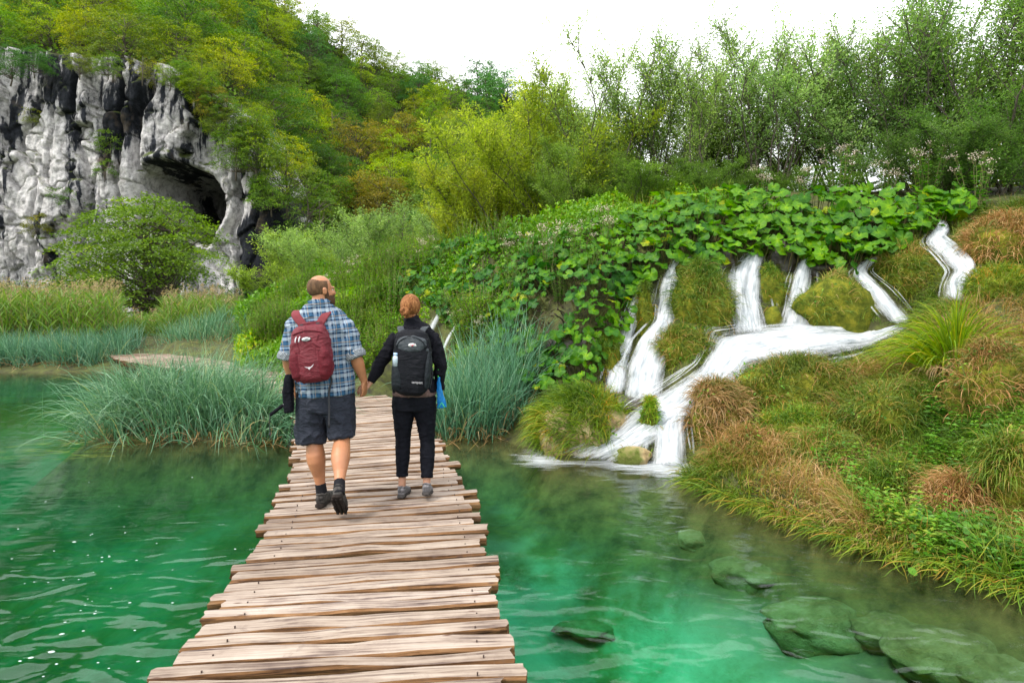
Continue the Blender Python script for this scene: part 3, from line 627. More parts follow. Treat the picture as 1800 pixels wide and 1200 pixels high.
def tree(name, seed, H, Rr, z0=.22, shape='round', nsp=110, nl=46, ll=.22, lw=.14, spr=.75, flat=.28, mat='crown', bark='bark', trunk_r=None, lean=0, stems=1):
    global rng
    r = np.random.default_rng(seed); rng = r
    C = sprays(nsp, H, Rr, z0, shape, r)
    t = empty(name); tr_ = trunk_r or H*.018; a = Acc()
    tops = []
    for s in range(stems):
        ang = r.uniform(0, 2*PI); sp_ = 0 if stems == 1 else Rr*.35
        zz = np.linspace(0, H*.8, 7); pts = np.stack([np.cos(ang)*sp_*(zz/H)+r.normal(size=7)*.05*H*.2+lean*zz, np.sin(ang)*sp_*(zz/H)+r.normal(size=7)*.05*H*.2, zz-.3], 1)
        a.add(*tube(pts, tr_*(1-zz/H*.95), 6)); tops.append(pts)
    for c in C[::3]:
        pts0 = tops[r.integers(stems)]; k = np.interp(max(c[2]-.35*np.hypot(c[0], c[1])-.1*H, .12*H), pts0[:, 2], np.arange(7)); b = pts0[int(k)]*(1-k % 1)+pts0[min(int(k)+1, 6)]*(k % 1)
        md = (b+c)/2+[0, 0, -.03*H]+r.normal(size=3)*.05*Rr
        tt = np.linspace(0, 1, 5)[:, None]; q_ = b*(1-tt)**2+2*md*tt*(1-tt)+c*tt**2
        a.add(*tube(q_, np.linspace(tr_*.38, tr_*.06, 5), 4, False))
    V = []; F = []; rn = []
    link('trunk', a.mesh('trunk', M[bark], True), t)
    n = nsp*nl; ci = np.repeat(np.arange(nsp), nl)
    out_ = nrm(C-[0, 0, H*(z0+.25)]); axN = nrm(np.array([0, 0, 1.])+out_*.45+r.normal(size=C.shape)*.22)
    off = r.normal(size=(n, 3))*.5*spr*r.uniform(.55, 1.25, nsp)[ci][:, None]; nn = axN[ci]; off = off-nn*((off*nn).sum(1, keepdims=True))*(1-flat)
    off[:, 2] -= (np.linalg.norm(off, axis=1)**2)*.12
    pos_ = C[ci]+off+out_[ci]*.1
    U = nrm(nrm(off)+out_[ci]*.5+r.normal(size=(n, 3))*.55); Nn = nrm(nn+r.normal(size=(n, 3))*.45)
    V, F = leaves(pos_, U, Nn, ll*r.uniform(.6, 1.25, n), lw*r.uniform(.7, 1.2, n))
    rn = np.clip(.42+r.normal(size=nsp)[ci]*.15+r.normal(size=n)*.15, 0, 1)
    link('crown', mesh('crown', V, F, M[mat], rep(rn, 4)), t)
    return t
def willow(name, seed, H, Rr, nst=13, nsh=300, nl=55, ll=.085, lw=.03, dense=.5, up=.8, mat='willow'):
    r = np.random.default_rng(seed); t = empty(name); a = Acc(); shoots = []
    st = []
    for s in range(nst):
        ang = 2*PI*s/nst+r.normal()*.3; sp_ = Rr*r.uniform(.25, 1.0); h = H*(1-.42*(sp_/Rr)**2)*r.uniform(.82, 1.0)
        zz = np.linspace(0, 1, 9); w_ = np.cumsum(r.normal(size=(9, 2))*.035*H, 0)
        pts = np.stack([np.cos(ang)*sp_*zz**.8+w_[:, 0]*zz+np.cos(ang)*.12, np.sin(ang)*sp_*zz**.8+w_[:, 1]*zz+np.sin(ang)*.12, -.2+zz*h], 1)
        a.add(*tube(pts, np.linspace(.024, .005, 9)*H/4.5, 5, False)); st.append(pts)
    for k in range(nsh):
        pts = st[r.integers(nst)]; u_ = r.uniform(.12, 1)**dense*8*.999; i_ = int(u_); b = pts[i_]*(1-u_ % 1)+pts[i_+1]*(u_ % 1)
        L = H*r.uniform(.10, .26)*(1.1-.5*u_/8); an = r.uniform(0, 2*PI); d = nrm(np.array([np.cos(an)*r.uniform(.3, 1.), np.sin(an)*r.uniform(.3, 1.), up*r.uniform(.2, 1.2)]))
        tt = np.linspace(0, 1, 5)[:, None]; q_ = b+d*L*tt+np.array([0, 0, 1])*(L*.25*tt**2*(up-.3)); shoots.append(q_)
        a.add(*tube(q_, np.linspace(.008, .003, 5)*H/4.5, 3, False))
    link('trunk', a.mesh('trunk', M['bark'], True), t)
    Sh = np.array(shoots); n = nsh*nl; si = np.repeat(np.arange(nsh), nl); u_ = r.uniform(.05, 1.05, n)*3.999; i_ = np.minimum(u_.astype(int), 3); f_ = (u_-i_)[:, None]
    c = Sh[si, i_]*(1-f_)+Sh[si, i_+1]*f_; T = nrm(Sh[si, 4]-Sh[si, 0]); o_ = nrm(r.normal(size=(n, 3)))
    c = c+o_*np.abs(r.normal(size=(n, 1)))*.055*H/4.5*2
    U = nrm(T*.8+o_*.9+np.array([0, 0, -.15])); V, F = leaves(c, U, nrm(r.normal(size=(n, 3))+[0, 0, .8]), ll*r.uniform(.6, 1.3, n), lw*r.uniform(.7, 1.2, n), .1, .15)
    rn = np.clip(.42+r.normal(size=nsh)[si]*.15+r.normal(size=n)*.17, 0, 1)
    link('crown', mesh('crown', V, F, M[mat], rep(rn, 4)), t)
    return t
def herb(name, seed, H, Rr, ns, nl, ll, lw, bloom=True, mat='weed'):
    r = np.random.default_rng(seed); t = empty(name); a = Acc(); L_ = Acc(); B = Acc()
    for s in range(ns):
        ang = r.uniform(0, 2*PI); sp_ = Rr*r.uniform(.1, 1); h = H*r.uniform(.65, 1.05); zz = np.linspace(0, 1, 6)
        pts = np.stack([np.cos(ang)*sp_*(.3+.7*zz**1.3), np.sin(ang)*sp_*(.3+.7*zz**1.3), -.1+zz*(h+.1)], 1)+r.normal(size=(6, 3))*.01
        a.add(*tube(pts, np.linspace(.006, .003, 6), 3, False), .3)
        u_ = np.sort(r.uniform(.1, 1, nl))*4.999; i_ = u_.astype(int); f_ = (u_-i_)[:, None]; c = pts[i_]*(1-f_)+pts[i_+1]*f_
        an = r.uniform(0, 2*PI, nl); U = np.stack([np.cos(an), np.sin(an), r.uniform(-.1, .7, nl)], 1); sc_ = (1.15-.5*u_/5)
        V, F = leaves(c, U, np.array([0, 0, 1.])+r.normal(size=(nl, 3))*.3, ll*sc_*r.uniform(.7, 1.2, nl), lw*sc_, .12, .25)
        L_.add(V, F, rep(np.clip(.5+r.normal()*.12+r.normal(size=nl)*.15, 0, 1), 4))
        if bloom and r.random() < .8:
            m_ = 22; top = pts[-1]; c = top+r.normal(size=(m_, 3))*[.05, .05, .022]+[0, 0, .02]
            V, F = leaves(c, nrm(r.normal(size=(m_, 3))+[0, 0, .7]), r.normal(size=(m_, 3)), .026, .02, .2, .1); B.add(V, F, rep(r.uniform(0, 1, m_), 4))
            for q_ in range(4):
                e = top+r.normal(size=3)*[.05, .05, .01]; a.add(*tube([top-[0, 0, .08], e], .0025, 3, False), .3)
    link('stems', a.mesh('stems', M['stem']), t); link('leaves', L_.mesh('leaves', M[mat]), t)
    if B.V: link('blooms', B.mesh('blooms', M['bloom']), t)['kind'] = 'stuff'
    return t
def z_at(x, y): return float(HT(np.array([x]), np.array([y]))[0])
def put_px(px, Y): x = (px-900)/FPX*Y; return (x, Y, z_at(x, Y))

# ------------------------------------------------------------------ wooded hill: one tree at a time
protos = [tree('broadleaf_tree', 101, 8, 3.8, .15, 'round', 150, 44), tree('broadleaf_tree', 102, 8.5, 4.2, .18, 'wide', 160, 42, spr=.9, flat=.2),
          tree('broadleaf_tree', 103, 9.5, 3.4, .12, 'oval', 150, 44, spr=.7), tree('broadleaf_tree', 104, 7, 4.0, .1, 'wide', 150, 44, spr=.85, flat=.22),
          tree('broadleaf_tree', 105, 9, 3.4, .2, 'cone', 110, 44, spr=.7), tree('broadleaf_tree', 106, 8, 3.6, .12, 'round', 120, 36, spr=.65, ll=.2),
          tree('broadleaf_tree', 107, 9.5, 3.2, .2, 'oval', 60, 30, spr=.7, ll=.18)]
hr = np.random.default_rng(12)
PAL = {'yellow-green': ((1.75, 1.4, .7), 24), 'fresh green': ((1.15, 1.2, .85), 24), 'deep green': ((.62, .8, .8), 22), 'olive green': ((1.25, 1.02, .8), 16), 'golden yellow': ((2.2, 1.45, .6), 6), 'russet brown': ((1.7, .85, .9), 4), 'blue-green': ((.62, .95, 1.7), 9)}
pn = list(PAL); pw = np.array([PAL[k][1] for k in pn], float); pw /= pw.sum()
pts = []; cand = np.stack([hr.uniform(-104, 24, 26000), hr.uniform(57.5, 119, 26000)], 1)
cz = hillz(cand[:, 0], cand[:, 1]); cpx = 900+FPX*cand[:, 0]/cand[:, 1]; cpy = HOR-FPX*(cz-CAMZ)/cand[:, 1]
ok = (cpx > -45) & (cpx < 1180) & (cpy > -30) & (cpy < 500); cand3 = np.c_[cand, cz+.0][ok]; cpx = cpx[ok]; cpy = cpy[ok]
kept = np.zeros((0, 3)); kid = []
for i, c in enumerate(cand3):
    md_ = 4.3+ (c[1]-57)*.022
    if len(kept) == 0 or np.min(((kept-c)**2).sum(1)) > md_**2: kept = np.vstack([kept, c]); kid.append(i)
    if len(kept) >= 292: break
print('hill trees', len(kept))
first = set()
order = np.argsort(-kept[:, 1])
for i in order:
    c = kept[i]; px, py = cpx[kid[i]], cpy[kid[i]]
    if c[1] < 63 and 425 < px < 520 and py > 300: continue
    p_ = pw.copy()
    if px < 480 and py < 130: p_ = p_*[1.8, 1, .8, 1, .8, 1.2, .8]
    if px > 820: p_ = p_*[.4, 1, 1.6, 1, .8, 1, 1.8]
    cn = hr.choice(pn, p=p_/p_.sum()); col = np.array(PAL[cn][0])*hr.uniform(.8, 1.42)
    low = py > 330
    k_ = int(hr.choice(7, p=[.2, .2, .16, .16, .1, .14, .04]))
    pr = protos[k_]; sc_ = hr.uniform(.72, 1.08)*(.78 if c[1] < 64 else 1)
    ridge = c[1] > 108
    k_i = lambda *_: k_
    zone_ = ('on the wooded hilltop above the cliff' if px < 420 else 'on the skyline of the wooded hill' if ridge else 'high on the wooded slope right of the cliff' if py < 260 else 'low on the wooded slope behind the pale willows')
    col_ = ['above the cliff\'s left end', 'above the dark rock', 'above the cave', 'above the pale crag', 'right of the cliff', 'above the pale willows', 'behind the round pale willow', 'behind the golden willows'][int(np.searchsorted([110, 230, 330, 440, 560, 690, 820], px))]
    row_ = 'on the skyline' if ridge and px > 430 else 'at the top of the picture' if py < 45 else 'high up' if py < 130 else 'midway up the hill' if py < 240 else 'low on the slope'
    size_ = ['round', 'spreading', 'upright', 'broad low', 'pointed', 'rounded small', 'thin sparse'][k_i(px, py)]
    zone = f'{col_}, {row_}'
    lab = f'{size_} {cn} tree {zone}'; grp = 'trees on the wooded hill'
    loc = (c[0], c[1]+2.5, c[2]-.9)
    if k_ not in first: first.add(k_); t = pr; t.location = loc; t.rotation_euler = (0, 0, hr.uniform(0, 6)); t.scale = (sc_,)*3; t.color = (*col, 1); [setattr(ch, 'color', (*col, 1)) for ch in t.children if ch.name.startswith('crown')]; tag(t, lab, 'tree', grp)
    else: t = copy_thing(pr, loc, hr.uniform(0, 6), (sc_*hr.uniform(.9, 1.15), sc_*hr.uniform(.9, 1.15), sc_), lab, grp, tuple(col))
for k_ in range(7):
    if k_ not in first:
        for ch in list(protos[k_].children): bpy.data.objects.remove(ch)
        bpy.data.objects.remove(protos[k_])
for i, (px, py, s_, cn, col) in enumerate([(392,215,.45,'olive',(1.2,1,.8)),(415,262,.6,'fresh green',(1.1,1.15,.8)),(452,250,.75,'yellow-green',(1.6,1.35,.7)),(478,330,.55,'green',(1.05,1.15,.8)),(520,440,.6,'dark green',(.7,.85,.75)),(505,300,.9,'olive',(1.25,1.1,.8)),(540,370,.85,'green',(.95,1.05,.8)),(560,440,.7,'green',(1,1.1,.8)),(375,180,.4,'rusty',(1.8,.95,.8)),(350,150,.45,'yellow-green',(1.7,1.4,.7)),(60,100,.4,'dark teal',(.5,.8,.9)),(20,110,.45,'dark teal',(.5,.8,.9)),(300,128,.35,'yellow-green',(1.6,1.4,.7)),(250,118,.35,'rusty green',(1.6,1,.8)),(140,108,.35,'olive',(1.3,1,.8)),(190,112,.3,'fresh green',(1.1,1.1,.8)),(322,132,.36,'leafy green',(1,1.1,.8)),(346,148,.4,'golden-green',(1.6,1.4,.7)),(372,166,.42,'mid green',(1,1.1,.8)),(398,186,.42,'dark green',(.8,.95,.8)),(424,208,.45,'light green',(1.3,1.25,.8)),(444,232,.45,'dusky green',(.8,.9,.75))]):
    Y = 55.2 if px < 500 else 56.5
    t = copy_thing(protos[sorted(first)[i % len(first)]], ((px-900)/FPX*Y, Y, CAMZ+(HOR-py)/FPX*Y-s_*4.5), i*1.1, s_, f"{cn} tree {'rooted on the right shoulder of the cliff' if px > 340 else 'leaning over the brow of the cliff'}, {['lowest', 'upper', 'middle', 'leftmost', 'outer', 'inner', 'small'][i % 7]} one", 'trees on the cliff edge', col)
# low growth between the hill trees
n = 60000; ux = hr.uniform(-105, 26, n); uy = hr.uniform(57.5, 119, n); uz = hillz(ux, uy); px = 900+FPX*ux/uy
ok = (px > -60) & (px < 1200); ux, uy, uz = ux[ok], uy[ok], uz[ok]; n = len(ux)
V, F = leaves(np.stack([ux, uy+2.5, uz+hr.uniform(-.1, 1.6, n)], 1), hr.normal(size=(n, 3)), hr.normal(size=(n, 3))+[0, -.5, 1], hr.uniform(.25, .6, n), .3)
tag(link('undergrowth', mesh('undergrowth', V, F, M['crown'], rep(np.clip(hr.normal(size=n)*.25+.35, 0, 1), 4))), kind='stuff')
# right-edge hillside
rt = [(1742, 30, 22, (3.0, 1.5, .4), 'golden yellow tree high at the right edge, behind the willows'), (1800, 31, 24, (2.2, 1.4, .5), 'yellowing tree at the right edge, beyond the golden one'), (1700, 34, 30, (1.1, 1.15, .8), 'green tree on the far slope right of the golden one'), (1830, 26, 20, (1.4, 1.2, .7), 'light green tree just inside the right edge, behind the willows'), (1775, 38, 36, (.9, 1, .8), 'dark green tree highest behind the golden tree at right')]
for px, Y, _, col, lb in rt:
    x = (px-900)/FPX*Y; z = max((x/Y-.70), 0)*34
    t = copy_thing(protos[sorted(first)[int(px) % len(first)]], (x, Y, z-.4), px*.7, 1.15, lb, None, col)
    if 'group' in t: del t['group']
# trees and bushes at the foot of the cliff
ct = tree('round_tree', 140, 8.6, 5.0, .10, 'wide', 340, 66, ll=.2, lw=.12, spr=.95, flat=.14, trunk_r=.22, stems=3)
ct.location = ((268-900)/FPX*42, 42, 0.1); ct.scale = (1.12, 1.1, 1); tag(ct, 'large rounded green tree standing in front of the cave mouth', 'tree')
for ch in ct.children: ch.color = (1.2, 1.15, .8, 1)
cb = [(60, 44, 2.1, (.6, .9, .75), 'dark green bush against the cliff foot at the left edge', 5), (-10, 42, 2.4, (.8, 1, .8), 'green bush cut by the left edge above the reeds', 3), (400, 46, 2.3, (.8, 1, .8), 'dull green bush right of the large rounded tree', 5),
      (150, 47, 1.9, (.7, .85, .7), 'dark bush left of the large rounded tree, at the cliff foot', 0), (455, 50, 1.0, (.55, .75, .6), 'small dark bush under the black-streaked rock face', 3)]
for px, Y, hh, col, lb, k_ in cb:
    if k_ in first:
        t = copy_thing(protos[k_], ((px-900)/FPX*Y, Y, 0), px, hh/8*1.6, lb, None, col)
        if 'group' in t: del t['group']
shr = tree('cliff_shrub', 150, 2.2, 1.3, .05, 'round', 40, 40, ll=.13, lw=.08, spr=.42, trunk_r=.03)
spots = [(228, 322, (.8, 1, .7), 'dark green shrub at the left lip of the cave'), (165, 300, (1, 1.1, .7), 'green shrub on the pale rock left of the cave'), (95, 352, (.8, .95, .7), 'small dull shrub on the dark rock band at left'),
         (172, 255, (1, 1, .7), 'small shrub in the pale crack left of the cave'), (330, 180, (1, 1, .8), 'shrub clinging to the top of the pale crag'), (20, 205, (1.6, 1.1, .7), 'olive tuft high on the left rock face'),
         (60, 405, (1.5, .9, .7), 'brownish shrub low on the rock at far left'), (410, 230, (1.1, 1.1, .7), 'green shrub at the right shoulder of the crag'), (440, 320, (.9, 1, .7), 'shrub hanging on the right side of the cliff'), (345, 215, (.8, .95, .7), 'shrub on the rounded crag over the cave'), (120, 380, (.9, 1.05, .6), 'green shrub on the ledge left of the rounded tree'), (250, 130, (1.6, 1, .8), 'rusty shrub on the brow of the cliff'), (480, 400, (.9, 1., .7), 'dark shrub low on the right end of the cliff')]
for i, (px, py, col, lb) in enumerate(spots):
    X0 = (px-900)/FPX*55; j = int(np.argmin(np.abs(u-X0))); zt = CAMZ+(HOR-py)/FPX*55.5; iv = int(np.argmin(np.abs(Zc[:, j]-zt))); loc = (UX[iv, j], Yc[iv, j]-.1, Zc[iv, j]-.6)
    if i == 0: shr.location = loc; tag(shr, lb, 'shrub'); [setattr(c_, 'color', (*col, 1)) for c_ in shr.children]
    else: copy_thing(shr, loc, i*1.3, .7+.12*(i % 4), lb, None, col)

x = hr.uniform(-12, 6, 170000); y = hr.uniform(9.6, 26, 170000); z = HT(x, y); px, py = proj(np.stack([x, y, z], 1)); ok = (z > .06) & (px > 415) & (px < 1300) & (~inpoly(px, py, [(900, 700), (900, 465), (1060, 425), (1180, 400), (1300, 372), (1310, 700)])) & ~((np.abs(x+1.6+(y-7)*.33) < 1.0) & (y < 12))
for k_ in ('distant_rill', 'distant_trickle'):
    ok &= ~inpoly(px, py, [(q_[0]-6, q_[1]-5) for q_ in STREAMS[k_][0]]+[(q_[0]+6, q_[1]+25) for q_ in STREAMS[k_][1][::-1]])
x, y, z = x[ok], y[ok], z[ok]; n = len(x)
hgt = np.clip(.15+.35*vn(np.stack([x*1.3, y*1.3, x*0], 1), 3), .04, .5)
V, F = leaves(np.stack([x, y, z+hr.uniform(0, 1, n)*hgt], 1), hr.normal(size=(n, 3))+[0, 0, .4], hr.normal(size=(n, 3))+[0, -.3, 1], hr.uniform(.06, .14, n)*np.clip(y/14, .7, 1.6), .06*np.clip(y/14, .7, 1.6))
tag(link('slope_herbs', mesh('slope_herbs', V, F, M['weed'], rep(np.clip(.55+.35*vn(np.stack([x, y, z], 1)*.7, 6)+hr.normal(size=n)*.15, 0, 1), 4)), color=(1.5, 1.25, .7)), kind='stuff')
k = hr.random(n) < .10; Q = np.stack([x, y, z], 1)[k]; n = len(Q); rng = hr
V, F = blades(Q, hr.normal(size=(n, 3))*.4+[0, -.1, 1], hr.uniform(.25, .6, n), .010, .3, 4, .06)
tag(link('slope_grass', mesh('slope_grass', V, F, M['hair_green'], rep(np.clip(.5+hr.normal(size=n)*.25, 0, 1), 10))), kind='stuff')

# ------------------------------------------------------------------ willows on the terrace
wp = [willow('willow_bush', 201, 4.6, 2.1, 12, 420, 66, dense=.75), willow('willow_bush', 202, 5.2, 1.7, 10, 280, 42, dense=.6, up=1.2), willow('willow_bush', 203, 4.2, 2.3, 17, 560, 66, dense=.8), willow('willow_bush', 204, 5.4, 1.9, 12, 310, 42, dense=.6, up=1.3)]
yg, gg, sg, bgc = (1.9, 1.6, .6), (1.8, 1.75, 1.65), (1.6, 1.6, 1.75), (1.75, 1.8, 2.1)
wl = [(905, 17.5, 165, 2, yg, 'dense yellow-green willow bush, roundest of the row'), (985, 17, 140, 2, (1.9, 1.6, .6), 'tall yellow-green willow in the middle, right of the roundest one'), (860, 18.5, 255, 2, (2.1, 1.6, .6), 'golden-green willow leftmost of the terrace row'),
      (1062, 16, 90, 1, gg, 'tall thin willow with a pointed top right of the yellow ones'), (1020, 15.2, 230, 2, (1.2, 1.25, .8), 'low bushy willow in front of the pointed one'), (1140, 16.5, 120, 3, (1.0, 1.1, .9), 'airy willow right of the pointed one'), (1215, 15.5, 125, 1, gg, 'slender sparse willow over the left falls'),
      (1275, 16.5, 100, 3, (1.0, 1.05, 1.0), 'airy grey-green willow above the middle waterfall'), (1350, 15.5, 55, 1, bgc, 'tallest pointed willow left of centre of the right half'), (1410, 16.8, 110, 3, (1.25, 1.05, .8), 'sparse brownish-green willow right of the tallest one'), (1478, 15.8, 85, 1, (1.1, 1.1, .85), 'willow with a bare feathery top above the slanting chute'),
      (1545, 15, 95, 0, bgc, 'dark-stemmed leaning willow with a dense blue-green crown'), (1610, 14.5, 45, 3, (.9, 1.08, 1.1), 'tall blue-green willow left of the right-edge group'), (1690, 13.8, 20, 3, (1.2, 1.35, 1.2), 'dense green willow second from the right edge'), (1775, 13, -10, 1, (1.2, 1.3, 1.1), 'tall willow filling the top right corner'),
      (1840, 12.6, 40, 3, (1.1, 1.3, .9), 'bushy willow cut by the right edge'), (1735, 12.6, 180, 0, (.85, 1.1, .8), 'lower willow in front of the right-edge group'), (1640, 13.2, 210, 2, (.85, 1.0, .9), 'low dark willow right of the leaning one'), (1120, 14.6, 280, 0, (.95, 1.1, .7), 'low willow above the leafy ledge, left part'), (1250, 14.8, 275, 2, (.85, 1.0, .75), 'low willow above the leafy ledge, middle part'),
      (1400, 14.6, 290, 0, (.85, 1.0, .75), 'low willow above the leafy ledge, right part'), (1180, 18.5, 190, 2, (1.2, 1.25, .8), 'yellowish willow behind the low one over the left falls'), (1330, 18.5, 200, 2, (1.0, 1.1, .8), 'green willow behind the tallest pointed one'),
      (545, 25, 405, 2, (1.5, 1.45, .75), 'yellowish low willow left of the pale round ones'), (615, 24.5, 372, 2, sg, 'pale sage willow left of the roundest pale one'), (700, 24, 348, 2, (1.2, 1.25, 1.35), 'roundest pale grey-green willow beyond the two walkers'), (770, 22.5, 385, 0, (1.45, 1.45, .8), 'light willow between the pale round one and the golden row'), (830, 19.5, 340, 0, (2.1, 1.7, .6), 'yellow-green willow low beside the golden row'), (650, 23, 420, 0, (1.25, 1.35, 1.1), 'low pale willow in front of the round pale ones'), (1470, 14.2, 310, 0, (.8, .95, .7), 'low dark willow right of the tall flowering herbs')]
Hs = [4.6, 5.2, 4.2, 5.4]; fw = set()
for i, (px, Y, top, k_, col, lb) in enumerate(wl):
    loc = put_px(px, Y); H = (CAMZ+(HOR-top)/FPX*Y-loc[2])*(1.28 if px > 1040 and top < 200 else 1.08); s_ = H/Hs[k_]; loc = (loc[0], loc[1], loc[2]-.1)
    sw = max(s_, .62)*(1.05 if px < 1500 else 1.15)
    if px < 850: sw = s_*1.25
    if k_ not in fw: fw.add(k_); t = wp[k_]; t.location = loc; t.scale = (sw, sw, s_); t.rotation_euler = (0, 0, i*1.7); tag(t, lb, 'willow'); [setattr(c_, 'color', (*col, 1)) for c_ in t.children if c_.name.startswith('crown')]
    else: copy_thing(wp[k_], loc, i*1.7, (sw, sw, s_), lb, None, col)
# ------------------------------------------------------------------ big-leaved butterbur on the ledge
def bur_leaf(seed, n=17):
    r = np.random.default_rng(seed); th = np.linspace(-PI*.93, PI*.93, n)
    rad = (.5*(1-.10*np.cos(th*1.0+PI))*(1+.05*np.cos(th*6+r.uniform(0, 6))+r.normal(size=n)*.02))
    rad *= np.where(np.abs(th) > 2.6, .86, 1.0)
    rings = []
    for f_ in (.05, .55, 1.0):
        z = .10*(f_**2)*(1-.8*f_)+f_**2*(.085*np.cos(th*4+r.uniform(0, 6))+r.normal(size=n)*.02)-.10*f_**2*(np.cos(th) > .2)*r.uniform(.3, 1)
        rings.append(np.stack([np.cos(th)*rad*f_, np.sin(th)*rad*f_, z], 1))
    V = np.concatenate(rings); j = np.arange(n-1)
    F = np.concatenate([np.stack([j, j+1, n+j+1, n+j], 1), np.stack([n+j, n+j+1, 2*n+j+1, 2*n+j], 1)])
    rn = np.concatenate([np.full(n, .80), .36+.24*(np.arange(n) % 2), .34+.16*(np.arange(n) % 2)])
    return mesh('leaf', V, F, M['butterbur'], rn, True)
lv = [bur_leaf(300+i) for i in range(8)]
BUT = [(672,478),(720,445),(790,420),(860,412),(930,418),(1000,400),(1060,392),(1130,362),(1220,352),(1300,345),(1420,345),(1540,348),(1690,342),(1712,372),(1650,392),(1610,408),(1565,440),(1525,462),(1480,470),(1430,458),(1380,452),(1340,440),(1300,440),(1262,468),(1225,462),(1185,450),(1160,470),(1130,505),(1110,545),(1075,590),(1045,640),(1010,680),(960,690),(930,660),(880,620),(830,590),(790,560),(745,535),(690,520)]
seeds = [(700,485,'far patch of small butterbur leaves left of the leafy wall'),(770,450,'butterbur patch on the upper left of the leafy wall'),(800,520,'butterbur patch low on the left end of the leafy wall'),(870,450,'butterbur patch at the top of the leafy wall left of the flowering herbs'),(870,560,'dark butterbur patch low on the wall over the sedges'),
         (950,480,'butterbur patch in the middle of the leafy wall'),(960,590,'butterbur patch hanging low over the dark hollow'),(1030,430,'butterbur patch at the crest of the wall left of the falls'),(1050,520,'bright butterbur patch directly left of the thin far-left fall'),(1000,650,'lowest few butterbur leaves above the round grass mound'),
         (1120,400,'butterbur patch on the crest above the far-left fall'),(1200,410,'butterbur patch above the two left falls'),(1290,400,'bright butterbur patch above the middle waterfall'),(1380,420,'bright butterbur leaves hanging between the middle and right falls'),(1400,375,'butterbur patch behind the bright hanging leaves'),(1480,420,'bright butterbur patch above the triangular boulder'),(1560,385,'butterbur patch at the right of the ledge'),(1660,362,'rightmost butterbur patch beside the upper cascade'),(1110,480,'yellowish butterbur patch between the wall and the left fall')]
br = np.random.default_rng(31)
plants = []
for px, py, lb in seeds:
    plants.append((np.array([px, py]), lb, []))
cx_ = br.uniform(-4.5, 9.5, 150000); cy_ = br.uniform(8.7, 17, 150000); cz_ = HT0(cx_, cy_); bpx, bpy_ = proj(np.stack([cx_, cy_, cz_], 1))
gapn = vn(np.stack([cx_, cy_, cz_], 1)*1.5, 19)+.4*vn(np.stack([cx_, cy_, cz_], 1)*3.5, 20); ok = ((gapn > -.42) | (bpx > 1120)) & inpoly(bpx, bpy_-np.interp(bpx, [700, 1000], [4, 24]), BUT) & (cy_ < 16) & (cy_ > 8.6); cx_, cy_, cz_, bpx, bpy_ = [q_[ok] for q_ in (cx_, cy_, cz_, bpx, bpy_)]
nn_ = slope_n(cx_, cy_); got = np.zeros((0, 3)); gi = []
for i in range(len(cx_)):
    c = np.array([cx_[i], cy_[i], cz_[i]]); md_ = .098 if bpx[i] > 1120 else .09
    if len(got) == 0 or np.min(((got-c)**2).sum(1)) > md_**2: got = np.vstack([got, c]); gi.append(i)
    if len(got) > 2500: break
print('butterbur leaves', len(got))
SD = np.array([p_[0] for p_ in plants])
for c, i in zip(got, gi):
    d = ((SD-[bpx[i], bpy_[i]])**2*[1, 2.]).sum(1); plants[int(np.argmin(d))][2].append((c, nn_[i], bpx[i], bpy_[i]))
for ctr, lb, ls in plants:
    if not ls: print('empty', lb); continue
    base = np.mean([q_[0] for q_ in ls], 0); t = empty('butterbur', base); tag(t, lb, 'butterbur'); sa = Acc()
    order_ = sorted(ls, key=lambda q_: q_[0][1])
    stuffL = Acc()
    for idx, (c, nv_, px, py) in enumerate(order_):
        big = np.interp(px, [680, 900, 1050, 1200, 1700], [.15, .17, .205, .235, .26])*br.uniform(.55, 1.2)
        up_ = br.uniform(.05, .30)+(.1 if px > 1150 else 0)
        pos_ = c+nv_*up_*.85+np.array([0, -.02, up_*.35])
        Nn = nrm(nv_*.8+np.array([0, -.2, .55])+br.normal(size=3)*.55)
        fwd = nrm(np.array([nv_[0], nv_[1], -.3])+br.normal(size=3)*.7); Z = Nn; X = nrm(fwd-Z*(fwd@Z)); Yv = np.cross(Z, X)
        g_ = .5+.5*float(vn(np.array([[px*.014, py*.014, 0]]), 4)[0]); yel = np.clip(g_*.6+br.normal()*.24+(.24 if px > 1120 else .12 if 1000 < px else -.08), 0, 1)
        col = np.array([.35, .55, .6])*(1-yel)+np.array([1.7, 1.4, .6])*yel
        if br.random() < .04: col = np.array([3.2, 1.5, .8])
        o = link('leaf', lv[br.integers(8)], t, color=tuple(col))
        o.matrix_local = Matrix(((X[0]*big, Yv[0]*big, Z[0]*big, pos_[0]-base[0]), (X[1]*big, Yv[1]*big, Z[1]*big, pos_[1]-base[1]), (X[2]*big, Yv[2]*big, Z[2]*big, pos_[2]-base[2]), (0, 0, 0, 1)))
        rt_ = c-base-nv_*.05; pe = pos_-base-Z*.005; mid_ = (rt_+pe)/2+br.normal(size=3)*.03; tt = np.linspace(0, 1, 4)[:, None]
        sa.add(*tube(rt_*(1-tt)**2+2*mid_*tt*(1-tt)+pe*tt**2, .006, 3, False), br.uniform(0, 1))
    link('stalks', sa.mesh('stalks', M['stem']), t)['kind'] = 'stuff'
